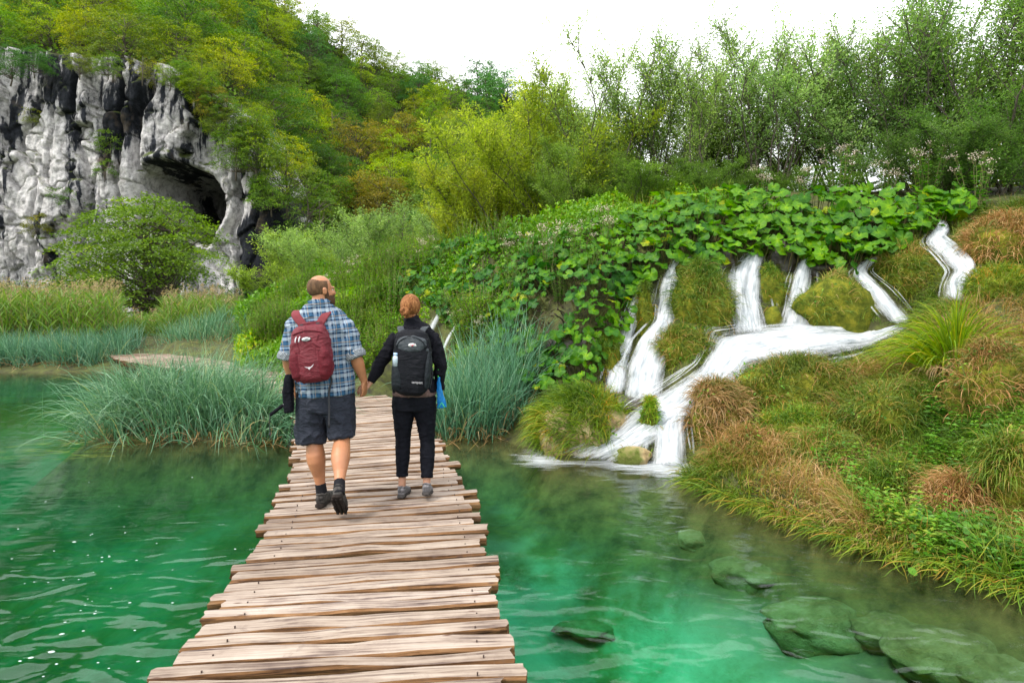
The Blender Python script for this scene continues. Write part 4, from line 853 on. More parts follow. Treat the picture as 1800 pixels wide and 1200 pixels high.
# withered hanging leaves and roots in the dark hollow under the ledge
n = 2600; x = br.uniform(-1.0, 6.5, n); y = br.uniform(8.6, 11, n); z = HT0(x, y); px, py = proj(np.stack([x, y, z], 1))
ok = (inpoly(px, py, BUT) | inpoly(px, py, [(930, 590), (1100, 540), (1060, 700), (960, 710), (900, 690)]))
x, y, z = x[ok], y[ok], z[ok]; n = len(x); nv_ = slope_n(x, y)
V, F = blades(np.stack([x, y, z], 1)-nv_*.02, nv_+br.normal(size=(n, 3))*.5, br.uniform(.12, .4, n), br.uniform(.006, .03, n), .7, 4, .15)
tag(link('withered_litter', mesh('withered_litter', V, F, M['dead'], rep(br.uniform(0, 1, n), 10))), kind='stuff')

# ------------------------------------------------------------------ flowering herbs and low shrubs
hp = [herb('hemp_agrimony', 401, 1.0, .35, 12, 26, .10, .035), herb('hemp_agrimony', 402, .8, .4, 10, 22, .09, .03), herb('leafy_shrub', 403, .9, .5, 26, 40, .06, .03, False), herb('leafy_shrub', 404, .7, .6, 30, 44, .05, .026, False)]
hl = [(960, 10.6, 1.0, 0, (1, 1, 1), 'flowering herb with pale pink heads on the leafy wall, left of two'), (1062, 10.9, 1.0, 1, (1.1, 1, 1), 'flowering herb with pink heads at the crest left of the falls'), (905, 11.6, .9, 1, (1.1, 1, .9), 'small flowering herb at the crest of the wall behind the sedges'), (842, 10.6, .75, 1, (1, 1, 1), 'pink-headed herb low on the wall above the right-hand sedges'), (800, 11.2, .7, 0, (1, 1, 1), 'pink-headed herb right of the distant rills'),
      (1015, 10.4, .8, 0, (1.2, 1.1, 1), 'flowering herb over the bright leaves left of the falls'), (1410, 12.2, .9, 1, (1.2, 1.1, 1), 'flowering herb behind the bright leaves above the right fall'), (1480, 12.6, 1.1, 0, (1, 1, 1), 'flowering herb left of the two tall pale-headed ones'), (1625, 12.2, 1.1, 0, (1, 1.05, .9), 'tall herb with cream flower heads left of the other tall one'), (1718, 11.2, 1.05, 0, (1, 1.05, .9), 'tall herb with cream flower heads near the right edge'), (1560, 12.5, 1.0, 1, (1, 1, .9), 'low flowering herb left of the tall cream-headed one'), (1340, 12.8, .9, 1, (1.1, 1.1, .9), 'flowering herb behind the leafy ledge above the middle fall'),
      (625, 15.5, 1.0, 0, (1.6, 1.4, .8), 'flowering herb between the two walkers, far up the slope'), (585, 17.0, 1.0, 1, (1.5, 1.3, .8), 'flowering herb directly above the man'), (690, 15.8, .9, 1, (1.6, 1.4, .8), 'flowering herb above the woman'), (745, 14.4, .9, 0, (1.4, 1.3, .8), 'flowering herb right of the woman at the slope top')]
usedh = set()
def place_h(px, Y, s_, k_, col, lb, grp=None, cat='flowering herb'):
    loc = put_px(px, Y)
    if k_ not in usedh: usedh.add(k_); t = hp[k_]; t.location = loc; t.scale = (s_,)*3; tag(t, lb, cat, grp); [setattr(c_, 'color', (*col, 1)) for c_ in t.children if c_.name.startswith('leaves')]
    else: t = copy_thing(hp[k_], loc, px*.37, s_, lb, grp, col)
for a_ in hl: place_h(*a_)
for px, Y, s_, k_, col, lb in [(790, 12.3, .8, 2, (.7, .85, .8), 'dark leafy shrub at the left end of the leafy wall'), (850, 11.4, .75, 3, (.8, .9, .8), 'dark leafy shrub low on the leafy wall above the sedges'), (905, 10.9, .7, 2, (1.1, 1.1, .8), 'light leafy shrub amid the butterbur over the sedges'), (940, 11.3, .8, 3, (.7, .85, .8), 'dark leafy shrub high on the leafy wall, left of the bright leaves'),
    (985, 10.1, .65, 2, (.9, 1, .8), 'leafy shrub in the middle of the butterbur wall'), (1040, 10.2, .6, 3, (1.2, 1.2, .8), 'light leafy shrub right of the middle of the butterbur wall'), (1150, 10.7, .55, 2, (1.2, 1.15, .8), 'small leafy shrub over the head of the left waterfall'), (870, 12.5, .9, 2, (1.2, 1.15, .8), 'leafy shrub on the crest left of the flowering herbs'), (975, 8.75, .5, 3, (1.1, 1.2, .8), 'bright small shrub between the right-hand sedges and the round grass mound')]:
    place_h(px, Y, s_, k_, col, lb, None, 'shrub')
sh_r = np.random.default_rng(77)
zones = [('on the slope left of the man', [(425, 640), (440, 560), (500, 500), (500, 640)], 26, (16, 20)), ('on the bank between the man and the woman', [(585, 690), (590, 520), (690, 480), (690, 690)], 34, (11.0, 16.5)), ('on the slope above the woman', [(640, 480), (830, 430), (830, 480), (640, 530)], 18, (14, 17)), ('on the bank right of the woman', [(815, 640), (815, 560), (870, 570), (870, 660)], 8, (10.6, 13)), ('on the slope above the man', [(490, 540), (500, 480), (640, 460), (600, 540)], 18, (16, 21))]
for zn, poly, cnt, (y0, y1) in zones:
    got_ = 0; tries = 0
    while got_ < cnt and tries < 4000:
        tries += 1; Y = sh_r.uniform(y0, y1); x0_, x1_ = min(p_[0] for p_ in poly), max(p_[0] for p_ in poly); px = sh_r.uniform(x0_, x1_); loc = put_px(px, Y); py = HOR-FPX*(loc[2]-CAMZ)/Y
        if inpoly(np.array([px]), np.array([py]), poly)[0] and loc[2] > .08:
            yy = sh_r.uniform(0, 1); col = (1.1+yy*1.1, 1.1+.5*yy, .8); hue = 'golden-green' if yy > .8 else 'yellow-green' if yy > .55 else 'green' if yy > .25 else 'deep green'; xs_ = [p_[0] for p_ in poly]; fx = (px-min(xs_))/(max(xs_)-min(xs_)); ys_ = [p_[1] for p_ in poly]; fy = (py-min(ys_))/(max(ys_)-min(ys_)); hue = ['far left ', 'left ', 'right ', 'far right '][min(3, int(fx*4))]+['upper ', 'central ', 'lower '][min(2, int(fy*3))]+hue
            place_h(px, Y, sh_r.uniform(.75, 1.25), 2+int(sh_r.integers(2)), col, f'{hue} leafy shrub {zn}', f'leafy shrubs {zn}', 'shrub'); got_ += 1
# ------------------------------------------------------------------ boulders and grass mounds
m, nt, out = nodes('moss')
pos = geo_pos(nt); c = ramp(nt, [(.3, (.03, .045, .006)), (.5, (.10, .115, .012)), (.66, (.20, .19, .018)), (.8, (.20, .15, .05))], noise_(nt, pos, 7, 7, .65))
principled(nt, out, c, .95, .1, noise_(nt, pos, 45, 5, .7), .9, .02); M['moss'] = m
m, nt, out = nodes('tufa')
pos = geo_pos(nt); c = ramp(nt, [(.3, (.12, .08, .035)), (.5, (.34, .25, .12)), (.7, (.5, .42, .26))], noise_(nt, pos, 6, 7, .65)); c = mixc(nt, ramp(nt, [(.5, 0.), (.62, 1.)], noise_(nt, pos, 3, 5)), c, (.09, .11, .015))
principled(nt, out, c, .8, .3, noise_(nt, pos, 16, 7, .7), .9, .03); M['tufa'] = m
_u, _v = np.meshgrid(np.linspace(0, 2*PI, 41)[:-1], np.linspace(0, PI, 24)); SU = np.stack([np.sin(_v)*np.cos(_u), np.sin(_v)*np.sin(_u), np.cos(_v)], -1)
def boulder(px, py, Y, wpx, hpx, dep=.8, seed=1, mat='moss', peak=0, rough=.16):
    "rock body in world space; returns vertices (24x40), quads, centre, radii"
    c = np.array(P(px, py, Y)); rx_ = wpx/2/FPX*Y; rz_ = hpx/2/FPX*Y; ry_ = rx_*dep
    n3 = SU.reshape(-1, 3); d = 1+rough*fbm(n3*1.5+seed*3.1, seed, 4)
    V = n3*d[:, None]; V[:, 0] *= 1-peak*np.clip(V[:, 2], 0, 1); V = V*[rx_, ry_, rz_*1.05]+c+[0, ry_*.35, 0]
    low = V[:, 2] < c[2]-rz_*.3; V[low, 2] -= (c[2]-rz_*.3-V[low, 2])*1.2
    i = np.arange(23)[:, None]*40; j = np.arange(40)[None]; F = np.stack([i+j, i+40+j, i+40+(j+1) % 40, i+(j+1) % 40], -1).reshape(-1, 4)
    return V, F, c+[0, ry_*.35, 0], (rx_, ry_, rz_)
mr = np.random.default_rng(55)
def mound(name, label, cat, px, py, Y, wpx, hpx, hair, nb, bl, seed, dep=.8, peak=0, g=.5, bw_=.006, tint=(1, 1, 1), sway=(0, 0, 0), rockmat='moss', cover=None, weeds=0, upto=2.2, rough=.16):
    global rng
    rng = np.random.default_rng(seed+1000)
    V, F, c, (rx_, ry_, rz_) = boulder(px, py, Y, wpx, hpx, dep, seed, rockmat, peak, rough); t = empty(name, c); tag(t, label, cat)
    link('rock', mesh('rock', V-c, F, M[rockmat], smooth=True), t)
    if nb:
        k = mr.integers(0, len(F), nb*5); w4 = mr.dirichlet((1, 1, 1, 1), len(k)); Q = (V[F[k]]*w4[..., None]).sum(1); Nn = nrm((Q-c)/np.array([rx_, ry_, rz_])**1.5)
        h = (Q[:, 2]-c[2])/rz_; pr = np.clip((h+1.1)/1.2, .05, 1)*((Nn[:, 1] < .35)|(Nn[:, 2] > .6))
        if cover: qx, qy = proj(Q); pr = pr*cover(qx, qy)
        cl_ = .55+.45*vn(Q*5.5, seed); sel = np.where(mr.random(len(Q)) < pr*cl_)[0][:nb]; Q = Q[sel]; Nn = Nn[sel]; n = len(Q)
        clump = vn(Q*5+3, seed+1)[:, None]*.9
        D = Nn*.55+np.array([0, -.1, .35])+mr.normal(size=(n, 3))*.45+np.array(sway)*1.0+np.concatenate([clump, clump*0, clump*0], 1)
        V2, F2 = blades(Q-c, D, bl*mr.uniform(.45, 1.3, n), bw_*1.5*mr.uniform(.6, 1.3, n), g, 4, .08)
        rn = np.clip((.48 if hair != 'hair' else .36)+vn(Q*4.2+9, seed+2)*.4+mr.normal(size=n)*.24, 0, 1)
        link('blades', mesh('blades', V2, F2, M[hair], rep(rn, 10)), t, color=tint)
    if weeds:
        k = mr.integers(0, len(F), weeds*4); Q = V[F[k]].mean(1)+mr.normal(size=(len(k), 3))*.03; Nn = nrm((Q-c)/np.array([rx_, ry_, rz_])**1.5); ok = (Nn[:, 2] > .1) & (vn(Q*3+1, seed+7) > .05); Q = Q[ok][:weeds]; Nn = Nn[ok][:weeds]; n = len(Q)
        V3, F3 = leaves(Q-c+Nn*mr.uniform(.02, .12, (n, 1)), mr.normal(size=(n, 3))+Nn*.3, Nn+mr.normal(size=(n, 3))*.5+[0, -.2, .5], mr.uniform(.03, .06, n), .03)
        link('leaves', mesh('leaves', V3, F3, M['weed'], rep(mr.uniform(.2, 1, n), 4)), t)
    return t
HG, HB, HM = 'hair_green', 'hair_brown', 'hair'
mound('grass_mound', 'low rounded green and rust grass mound where the leafy wall meets the pool', 'grass mound', 1030, 762, 7.95, 176, 130, HG, 4200, .30, 1, .75, 0, .6, .005, (1.15, 1.05, .8), (-.5, -.1, 0), 'tufa', lambda x, y: np.where((x > 1075) & (y > 728), .03, 1.), 120)
mound('grassy_boulder', 'tall grassy boulder between the left and middle waterfalls', 'boulder', 1236, 538, 9.75, 112, 118, HM, 3000, .26, 2, .8, .3, .75, .005, (.95, 1.05, .85), weeds=80)
mound('grassy_boulder', 'brown and green tufted boulder under the tall grassy one', 'boulder', 1204, 632, 9.25, 104, 92, HM, 2800, .24, 3, .7, .0, .75, .005, (1.0, 1.0, .85), weeds=260)
mound('mossy_rock', 'narrow mossy rock between the middle and right waterfalls', 'rock', 1357, 512, 9.98, 50, 84, HG, 700, .14, 4, .9, .1, .9, .005, (.9, .9, .8))
mound('mossy_stone', 'small round green stone at the foot of the narrow mossy rock', 'stone', 1361, 558, 9.72, 30, 34, HG, 0, .1, 5)
mound('mossy_boulder', 'triangular yellow-green mossy boulder right of the right waterfall', 'boulder', 1476, 545, 9.6, 146, 118, HM, 1900, .17, 6, .7, .45, .75, .005, (.95, 1.05, .9), cover=lambda x, y: np.where((x-1485)*.8+(y-520) < 18, 1., .12)*np.where(y > 515, 1, .25), weeds=60)
mound('grass_mound', 'wide grassy mound between the slanting chute and the upper cascade', 'grass mound', 1608, 486, 9.95, 150, 92, HM, 3600, .26, 7, .7, .25, .7, .005, (1.05, 1.05, .9), cover=lambda x, y: np.where(y < 458, .35, 1.))
mound('grass_mound', 'dark brown shaggy mound beside the low ragged fall', 'grass mound', 1266, 758, 7.75, 108, 140, HB, 4200, .27, 8, .8, .15, .85, .0055, (.95, .9, .85), weeds=60)
mound('grass_mound', 'broad brown and green mound under the white basin', 'grass mound', 1420, 712, 8.1, 262, 128, HM, 6500, .27, 9, .6, .12, .75, .0055, (1.05, .9, .9), weeds=420)
mound('grass_mound', 'dry rust-brown mound right of the upper cascade', 'grass mound', 1788, 440, 9.3, 160, 92, HB, 3600, .28, 10, .8, .1, .8, .006, (1.1, .95, .85))
mound('grass_mound', 'green and straw mound below the rust-brown one at the right edge', 'grass mound', 1778, 515, 8.6, 130, 74, HG, 2400, .2, 11, .8, .1, .7, .006, (1.1, 1.0, .9))
mound('mossy_stone', 'small dark mossy stone at the top of the left falls', 'stone', 1199, 482, 10.05, 22, 44, HG, 60, .08, 12)
mound('mossy_stone', 'long mossy ridge between the far-left and left falls', 'stone', 1134, 570, 9.75, 34, 120, HG, 900, .14, 13, 1, .2, .9, .005, (1.1, .9, .7))
mound('mossy_stone', 'bright green mossy stone splitting the cascade above the pool', 'stone', 1143, 742, 7.8, 34, 70, HG, 900, .12, 14, 1, .3, .8, .005, (1, 1.2, .8))
mound('tufa_rock', 'pale tan tufa rock awash at the foot of the cascade', 'rock', 1112, 803, 7.48, 74, 36, HG, 30, .08, 15, .5, rockmat='tufa')
mound('mossy_rock', 'rusty mossy rock at the right end of the white basin', 'rock', 1578, 622, 8.8, 82, 44, HG, 500, .1, 16, .7, .1, .7, .005, (1, .9, .8), weeds=50)
mound('mossy_rock', 'bright yellow moss cushion at the lip below the basin', 'rock', 1338, 668, 8.2, 66, 30, HG, 120, .08, 17, .7, weeds=50)
mound('mossy_rock', 'yellow moss cap on top of the dark brown shaggy mound', 'rock', 1266, 694, 7.85, 56, 24, HG, 80, .06, 18, .7, weeds=30)
mound('grass_mound', 'mossy grass slope left of the far-left fall', 'grass mound', 1070, 650, 9.35, 50, 90, HG, 1300, .22, 19, .8, .1, .8, .005, (1, .9, .8))
for i, (px, py, Y, w_, h_, hr_, tn, wd, lb) in enumerate([
    (1325, 812, 6.95, 150, 62, HB, (1.1, .95, .85), 60, 'low rusty grass mound at the tip of the bank, right of the ragged fall'),
    (1462, 822, 6.6, 150, 74, HM, (1, 1, .9), 90, 'rounded straw and green mound in the middle of the lower bank'),
    (1420, 768, 7.3, 170, 56, HG, (.95, .95, .8), 120, 'green grass mound just below the broad brown and green one'),
    (1590, 735, 7.0, 150, 80, HM, (1, .95, .9), 200, 'brown-green mound below the large arching tussock'),
    (1580, 880, 5.9, 130, 76, HM, (.95, 1.05, .85), 120, 'green grass hump near the water in the middle of the lower bank'),
    (1762, 690, 6.4, 150, 110, HB, (1.1, .95, .9), 120, 'pale dry mound near the right edge below the tussock'),
    (1700, 905, 5.3, 120, 70, HB, (1.05, .9, .8), 90, 'small straw-coloured hump above the round-leaved cress'),
    (1795, 845, 5.2, 120, 100, HM, (.95, 1, .85), 260, 'leafy hump cut by the right edge above the water'),
    (1500, 905, 6.1, 90, 44, HG, (1, .95, .8), 40, 'small green hump hanging over the bank edge')]):
    mound('grass_mound', lb, 'grass mound', px, py+h_*.02, Y-.12, w_, h_*1.2, hr_, 2100, .24, 120+i, .7, .1, .8, .0045, tn, weeds=wd)
# ------------------------------------------------------------------ big arching tussock on the right bank
tr_ = np.random.default_rng(8); rng = tr_
tx, ty = (1680-900)/FPX*7.3, 7.3; tz = CAMZ-(648-HOR)/FPX*7.3; t = empty('grass_tussock', (tx, ty, tz)); tag(t, 'large arching yellow-green grass tussock on the right bank', 'grass tussock')
n = 620; an = tr_.uniform(0, 2*PI, n); rr_ = tr_.uniform(0, .22, n); Rt = np.stack([np.cos(an)*rr_*1.6, np.sin(an)*rr_, np.full(n, -.05)+(.22-rr_)*.5], 1)
D = np.stack([np.cos(an)*rr_*5.6, np.sin(an)*rr_*4, tr_.uniform(.7, 1.3, n)], 1)
V, F = blades(Rt, D, tr_.uniform(.55, 1.05, n), tr_.uniform(.010, .022, n), .34, 8, .035)
link('blades', mesh('blades', V, F, M['tussock'], rep(np.clip(tr_.normal(size=n)*.25+.45, 0, 1), 18)), t)
n = 170; an = tr_.uniform(PI, 2*PI, n); Rt = np.stack([np.cos(an)*.25, np.sin(an)*.2, np.full(n, .05)], 1)
V, F = blades(Rt, np.stack([np.cos(an)*.8, np.sin(an), np.full(n, .1)], 1), tr_.uniform(.2, .45, n), .008, .8, 4, .05)
link('dead_blades', mesh('dead_blades', V, F, M['hair_brown'], rep(tr_.uniform(.7, 1, n), 10)), t)
# ------------------------------------------------------------------ grass and leafy weeds of the lower bank
gr_ = np.random.default_rng(91); rng = gr_
BANK = [(1205,852),(1215,800),(1290,790),(1330,740),(1480,700),(1480,640),(1600,560),(1560,480),(1630,410),(1700,370),(1990,330),(1990,1300),(1800,1050),(1700,1018),(1600,988),(1500,957),(1430,933),(1350,906),(1280,880)]
def scat(n, poly, y0, y1, x0, x1, off=0):
    x = gr_.uniform(x0, x1, n); y = gr_.uniform(y0, y1, n); z = HT(x, y); px, py = proj(np.stack([x, y, z], 1)); ok = inpoly(px, py, poly) & (z > -.04)
    return x[ok], y[ok], z[ok], px[ok], py[ok]
x, y, z, px, py = scat(420000, BANK, 2.6, 12.5, 1.5, 11); inn = np.zeros(len(x), bool)
for A_, B_ in STREAMS.values(): inn |= inpoly(px, py, [(q_[0]-6, q_[1]) for q_ in A_]+[(q_[0]+6, q_[1]+10) for q_ in B_[::-1]])
x, y, z, px, py = [q_[~inn] for q_ in (x, y, z, px, py)]
Q = np.stack([x, y, z], 1); cl_ = vn(Q*2.2, 5)+.5*vn(Q*6, 6); keep = gr_.random(len(x)) < np.clip(.5+cl_*.5, .12, 1)*np.clip(1.6-y*.08, .5, 1); Q = Q[keep]; px, py = px[keep], py[keep]; n = len(Q); print('bank blades', n)
nv_ = slope_n(Q[:, 0], Q[:, 1]); comb = np.stack([vn(Q*1.6, 8), vn(Q*1.6, 9), 0*Q[:, 0]], 1)
D = nv_*.7+comb*.9+np.array([-.25, -.25, .35])+gr_.normal(size=(n, 3))*.3
V, F = blades(Q-nv_*.01, D, gr_.uniform(.12, .36, n), gr_.uniform(.004, .010, n), .55, 4, .09)
brown = vn(Q*1.1+[3, 0, 0], 14); rn = np.clip(.42+brown*.55+gr_.normal(size=n)*.17, 0, 1)
tag(link('bank_grass', mesh('bank_grass', V, F, M['hair'], rep(rn, 10))), kind='stuff')
# moss tufts and wet grass on the rock between the falls
FZ = [(1045, 700), (1085, 560), (1130, 500), (1170, 455), (1300, 430), (1480, 440), (1560, 430), (1640, 395), (1720, 400), (1720, 560), (1600, 640), (1460, 660), (1300, 720), (1215, 800), (1150, 760), (1060, 740)]
x, y, z, px, py = scat(160000, FZ, 7.4, 12, 1.0, 9); inn = np.zeros(len(x), bool)
for A_, B_ in STREAMS.values(): inn |= inpoly(px, py, [(q_[0]-5, q_[1]) for q_ in A_]+[(q_[0]+5, q_[1]+8) for q_ in B_[::-1]])
Q = np.stack([x, y, z], 1)[~inn]; Q = Q[gr_.random(len(Q)) < .3+.5*vn(Q*4, 3)]; n = len(Q); print('fall grass', n)
V, F = blades(Q, slope_n(Q[:, 0], Q[:, 1])*.8+gr_.normal(size=(n, 3))*.4+[0, -.2, .1], gr_.uniform(.06, .2, n), gr_.uniform(.005, .010, n), .8, 4, .09)
tag(link('wet_grass', mesh('wet_grass', V, F, M['hair_green'], rep(np.clip(.45+.4*vn(Q*2, 9)+gr_.normal(size=n)*.15, 0, 1), 10)), color=(.95, .95, .8)), kind='stuff')
# trailing sedge along the waterline
sp_ = np.array([s[:2] for s in shore[:9]]); tt = gr_.uniform(0, 8, 1700); Rt = np.stack([np.interp(tt, range(9), sp_[:, 0]), np.interp(tt, range(9), sp_[:, 1]), 0*tt+.02], 1)+gr_.normal(size=(1700, 3))*[.10, .07, .015]+[.06, .03, .02]
V, F = blades(Rt, np.array([-.75, -.35, .25])+gr_.normal(size=(1700, 3))*[.5, .35, .25], gr_.uniform(.15, .42, 1700), .007, .33, 5, .08)
V[:, 2] = np.maximum(V[:, 2], .006)
tag(link('trailing_grass', mesh('trailing_grass', V, F, M['hair_green'], rep(gr_.uniform(.1, 1, 1700), 12))), kind='stuff')
# leafy weeds: short upright sprigs with opposite leaves
WEED = [(1330,770),(1560,740),(1600,640),(1700,650),(1830,560),(1990,500),(1990,1300),(1800,1040),(1700,1012),(1600,985),(1540,930),(1500,880),(1400,800)]
x, y, z, px, py = scat(30000, WEED, 2.6, 9, 2, 9)
Q = np.stack([x, y, z], 1); keep = (vn(Q*1.5+[7, 1, 0], 33)+.35*vn(Q*5, 34) > -.02) & (gr_.random(len(x)) < .42); Q = Q[keep]; print('weed sprigs', len(Q))
ns = len(Q); hs = gr_.uniform(.08, .28, ns); a = Acc(); Ls, Us, Ns, ll_, rn_ = [], [], [], [], []
lean_ = gr_.normal(size=(ns, 3))*.25+[-.1, -.15, 1]
for k in range(7):
    f_ = (k+1)/7; an = gr_.uniform(0, 2*PI, ns)
    for sgn in (0, PI):
        Ls.append(Q+lean_*(hs*f_)[:, None]); Us.append(np.stack([np.cos(an+sgn), np.sin(an+sgn), 0*an+.25], 1)); Ns.append(gr_.normal(size=(ns, 3))*.25+[0, 0, 1]); ll_.append(.075*(1.15-.6*f_)*gr_.uniform(.7, 1.3, ns)); rn_.append(np.clip(.5+.35*vn(Q*2.5, 41)+gr_.normal(size=ns)*.12+.15*f_, 0, 1))
Ls, Us, Ns = map(np.concatenate, (Ls, Us, Ns)); ll_ = np.concatenate(ll_); rn_ = np.concatenate(rn_)
V, F = leaves(Ls, Us, Ns, ll_, ll_*.55, .12, .25)
tag(link('leafy_weeds', mesh('leafy_weeds', V, F, M['weed'], rep(rn_, 4))), kind='stuff')
# round-leaved cress patch by the water at lower right
n = 260; cxp, cyp = gr_.uniform(1600, 1770, n), gr_.uniform(920, 1000, n); Yb = 4.9+gr_.normal(size=n)*.22; X_ = (cxp-900)/FPX*Yb; Zb = HT(X_, Yb)+gr_.uniform(.05, .2, n)
an8 = np.linspace(0, 2*PI, 9)[:-1]; a = Acc()
for i in range(n):
    r0 = gr_.uniform(.018, .034); Nn = nrm(np.array([0, -.35, 1])+gr_.normal(size=3)*.3); X1 = nrm(np.cross(Nn, [0, 1, .1])); Y1 = np.cross(Nn, X1); c = np.array([X_[i], Yb[i], max(Zb[i], .03)])
    ring = c+r0*(np.cos(an8)[:, None]*X1+np.sin(an8)[:, None]*Y1)+Nn*.003*np.sin(an8*2)[:, None]; V = np.vstack([ring, c+(ring-c)*.1-Nn*.004]); a.add(V, [[j, (j+1) % 8, 8+(j+1) % 8, 8+j] for j in range(8)], gr_.uniform(.3, .7))
tag(link('water_cress', a.mesh('water_cress', M['weed'])), kind='stuff')
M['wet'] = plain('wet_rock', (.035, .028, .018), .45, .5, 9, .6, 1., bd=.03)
# submerged tufa shelves and stones along the bank
ur = np.random.default_rng(4)
def sub_rock(px, py, depth, w, h, lb, seed):
    w *= 1.1; h *= .8; depth += .2
    Yw = CAMZ*FPX/(py-HOR); k_ = (CAMZ+depth)/CAMZ; V, F, c, _ = boulder(px, py, Yw, w, h, .6, seed, rough=.25); V = V+[0, 0, -depth-h/2/FPX*Yw*.8]+.035*fbm(V*3.5, seed, 4)[:, None]*[1, 1, .6]; c = np.array([V[:, 0].mean(), V[:, 1].mean(), V[:, 2].mean()])
    t = link('submerged_rock', mesh('submerged_rock', V-c, F, M['algae'], smooth=True), loc=c); tag(t, lb, 'rock')
m, nt, out = nodes('algae'); pos = geo_pos(nt); principled(nt, out, ramp(nt, [(.3, (.08, .075, .026)), (.5, (.17, .155, .06)), (.7, (.26, .23, .11))], noise_(nt, pos, 5, 7, .7)), .9, .1, noise_(nt, pos, 20, 6, .7), 1., .03); M['algae'] = m
for i, a_ in enumerate([(1255, 880, .12, 130, 60, 'sunken brown rock under the tip of the grassy bank'), (1350, 925, .18, 150, 60, 'sunken olive rock second along the bank from the falls'), (1470, 985, .25, 190, 80, 'large sunken green-brown rock in the middle of the bank edge'), (1600, 1015, .15, 150, 60, 'sunken mossy ledge below the middle of the bank'), (1690, 1050, .12, 200, 70, 'sunken yellowish ledge near the lower right edge'), (1790, 1085, .15, 160, 60, 'sunken yellowish ledge cut by the right edge'),
                         (1030, 905, .85, 90, 26, 'pale round stone under water right of the boardwalk'), (1330, 905, .2, 80, 36, 'small sunken stone between the first two bank rocks')]): sub_rock(*a_[:5], a_[5], 60+i)

for i, (px, py, Y, w_, h_, lb) in enumerate([(1262, 470, 10.25, 60, 60, 'dark wet rock at the head of the tall grassy boulder'), (1450, 470, 10.25, 60, 44, 'dark wet rock above the right waterfall'), (1378, 450, 10.35, 46, 60, 'dark wet rock between the middle and right waterfalls, at their heads'), (1100, 715, 8.7, 70, 36, 'dark wet rock at the foot of the left falls'), (1012, 640, 9.5, 90, 110, 'dark overhung rock in the hollow under the big leaves')]):
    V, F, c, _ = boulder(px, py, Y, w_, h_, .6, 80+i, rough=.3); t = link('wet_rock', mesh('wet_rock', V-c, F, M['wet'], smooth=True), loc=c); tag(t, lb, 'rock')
# ------------------------------------------------------------------ sedges
def sedge(name, label, pts_, n, L, W, g, seed, lean=(0, 0, 0), tint=(1, 1, 1), spread=.3, dead=.2, wet=True):
    global rng
    r = np.random.default_rng(seed); rng = r; pts_ = np.asarray(pts_, float); k = r.integers(0, len(pts_), n); c = np.array([*pts_.mean(0), 0])
    Rt = np.stack([pts_[k, 0], pts_[k, 1]], 1)+r.normal(size=(n, 2))*spread; z = np.maximum(HT(Rt[:, 0], Rt[:, 1]), -.05); Rt = np.c_[Rt, z-.03]
    ctr = Rt[:, :2]-c[:2]; D = np.stack([ctr[:, 0]*.28, ctr[:, 1]*.3, r.uniform(.8, 1.4, n)], 1)+r.normal(size=(n, 3))*.26+np.array(lean)
    cl_ = vn(Rt*3, seed)[:, None]; D[:, :1] += cl_*.3
    L_ = L*r.uniform(.5, 1.15, n)*(1+.15*cl_[:, 0])
    t = empty(name, c); tag(t, label, 'sedge clump')
    V, F = blades(Rt-c, D, L_, W*r.uniform(.6, 1.3, n), g*r.uniform(.5, 1.5, n), 7, .05); V[:, 2] = np.maximum(V[:, 2], .01)
    link('blades', mesh('blades', V, F, M['sedge'], rep(np.clip(.45+r.normal(size=n)*.22, 0, .97), 16)), t, color=tint)
    nd = int(n*dead); k = r.integers(0, n, nd); V, F = blades(Rt[k]-c, nrm(D[k])+r.normal(size=(nd, 3))*.5+[0, -.4, -.3], L_[k]*.55, W, g*2.2, 5, .08); V[:, 2] = np.maximum(V[:, 2], .01)
    link('dead_blades', mesh('dead_blades', V, F, M['hair_brown'], rep(r.uniform(.3, 1, nd), 12)), t)
    return t
isl = [((px-900)/FPX*Y, Y) for px, Y in ((240,9.1),(265,9.3),(300,9.0),(340,9.4),(380,9.1),(420,9.4),(450,9.1),(474,9.2),(488,8.9),(330,10),(390,10.2),(270,9.9),(310,10.5),(370,10.6),(225,9.2))]
sedge('sedge_clump', 'big arching blue-green sedge clump left of the boardwalk', isl, 4900, 1.18, .0135, .32, 1, (.02, -.08, 0), (1.05, 1.1, 1.0), .26)
sedge('sedge_clump', 'dense blue-green sedge clump right of the boardwalk, beside the woman', [((px-900)/FPX*Y, Y) for px, Y in ((790,9.0),(815,8.9),(840,9.0),(865,9.0),(890,9.2),(910,9.4),(800,9.5),(835,9.6),(870,9.7))], 2700, 1.12, .013, .2, 2, (.0, -.05, .15), (.95, 1.1, 1.05), .14)
# leaves lying on the water at the left tip of the island
r = np.random.default_rng(6); rng = r; n = 40; Rt = np.stack([r.uniform(-6.4, -5.0, n), r.uniform(7.6, 8.6, n), np.full(n, .012)], 1)
V, F = blades(Rt, np.array([-1, -.18, 0])+r.normal(size=(n, 3))*[.25, .12, 0], r.uniform(.3, .8, n), .006, 0, 5, .05); V[:, 2] = .010+.004*r.random(len(V))
tag(link('floating_sedge', mesh('floating_sedge', V, F, M['hair_green'], rep(r.uniform(.3, .85, n), 12))), kind='stuff')
far = [(30, 17.0, 'leftmost blue-green sedge clump on the far shore'), (85, 17.1, 'second blue-green sedge clump from the left on the far shore'), (140, 17.2, 'third blue-green sedge clump from the left on the far shore'), (188, 17.8, 'sedge clump on the far shore just left of the distant boardwalk bend'), (-25, 17.0, 'sedge clump cut by the left edge on the far shore')]
for i, (px, Y, lb) in enumerate(far): sedge('sedge_clump', lb, [((px+d-900)/FPX*Y, Y+e) for d, e in ((-22, 0), (0, .15), (22, 0), (0, .5), (-15, .8), (15, .8))], 900, .92, .014, .15, 20+i, (0, -.1, 0), (1.0, 1.12, 1.15), .16)
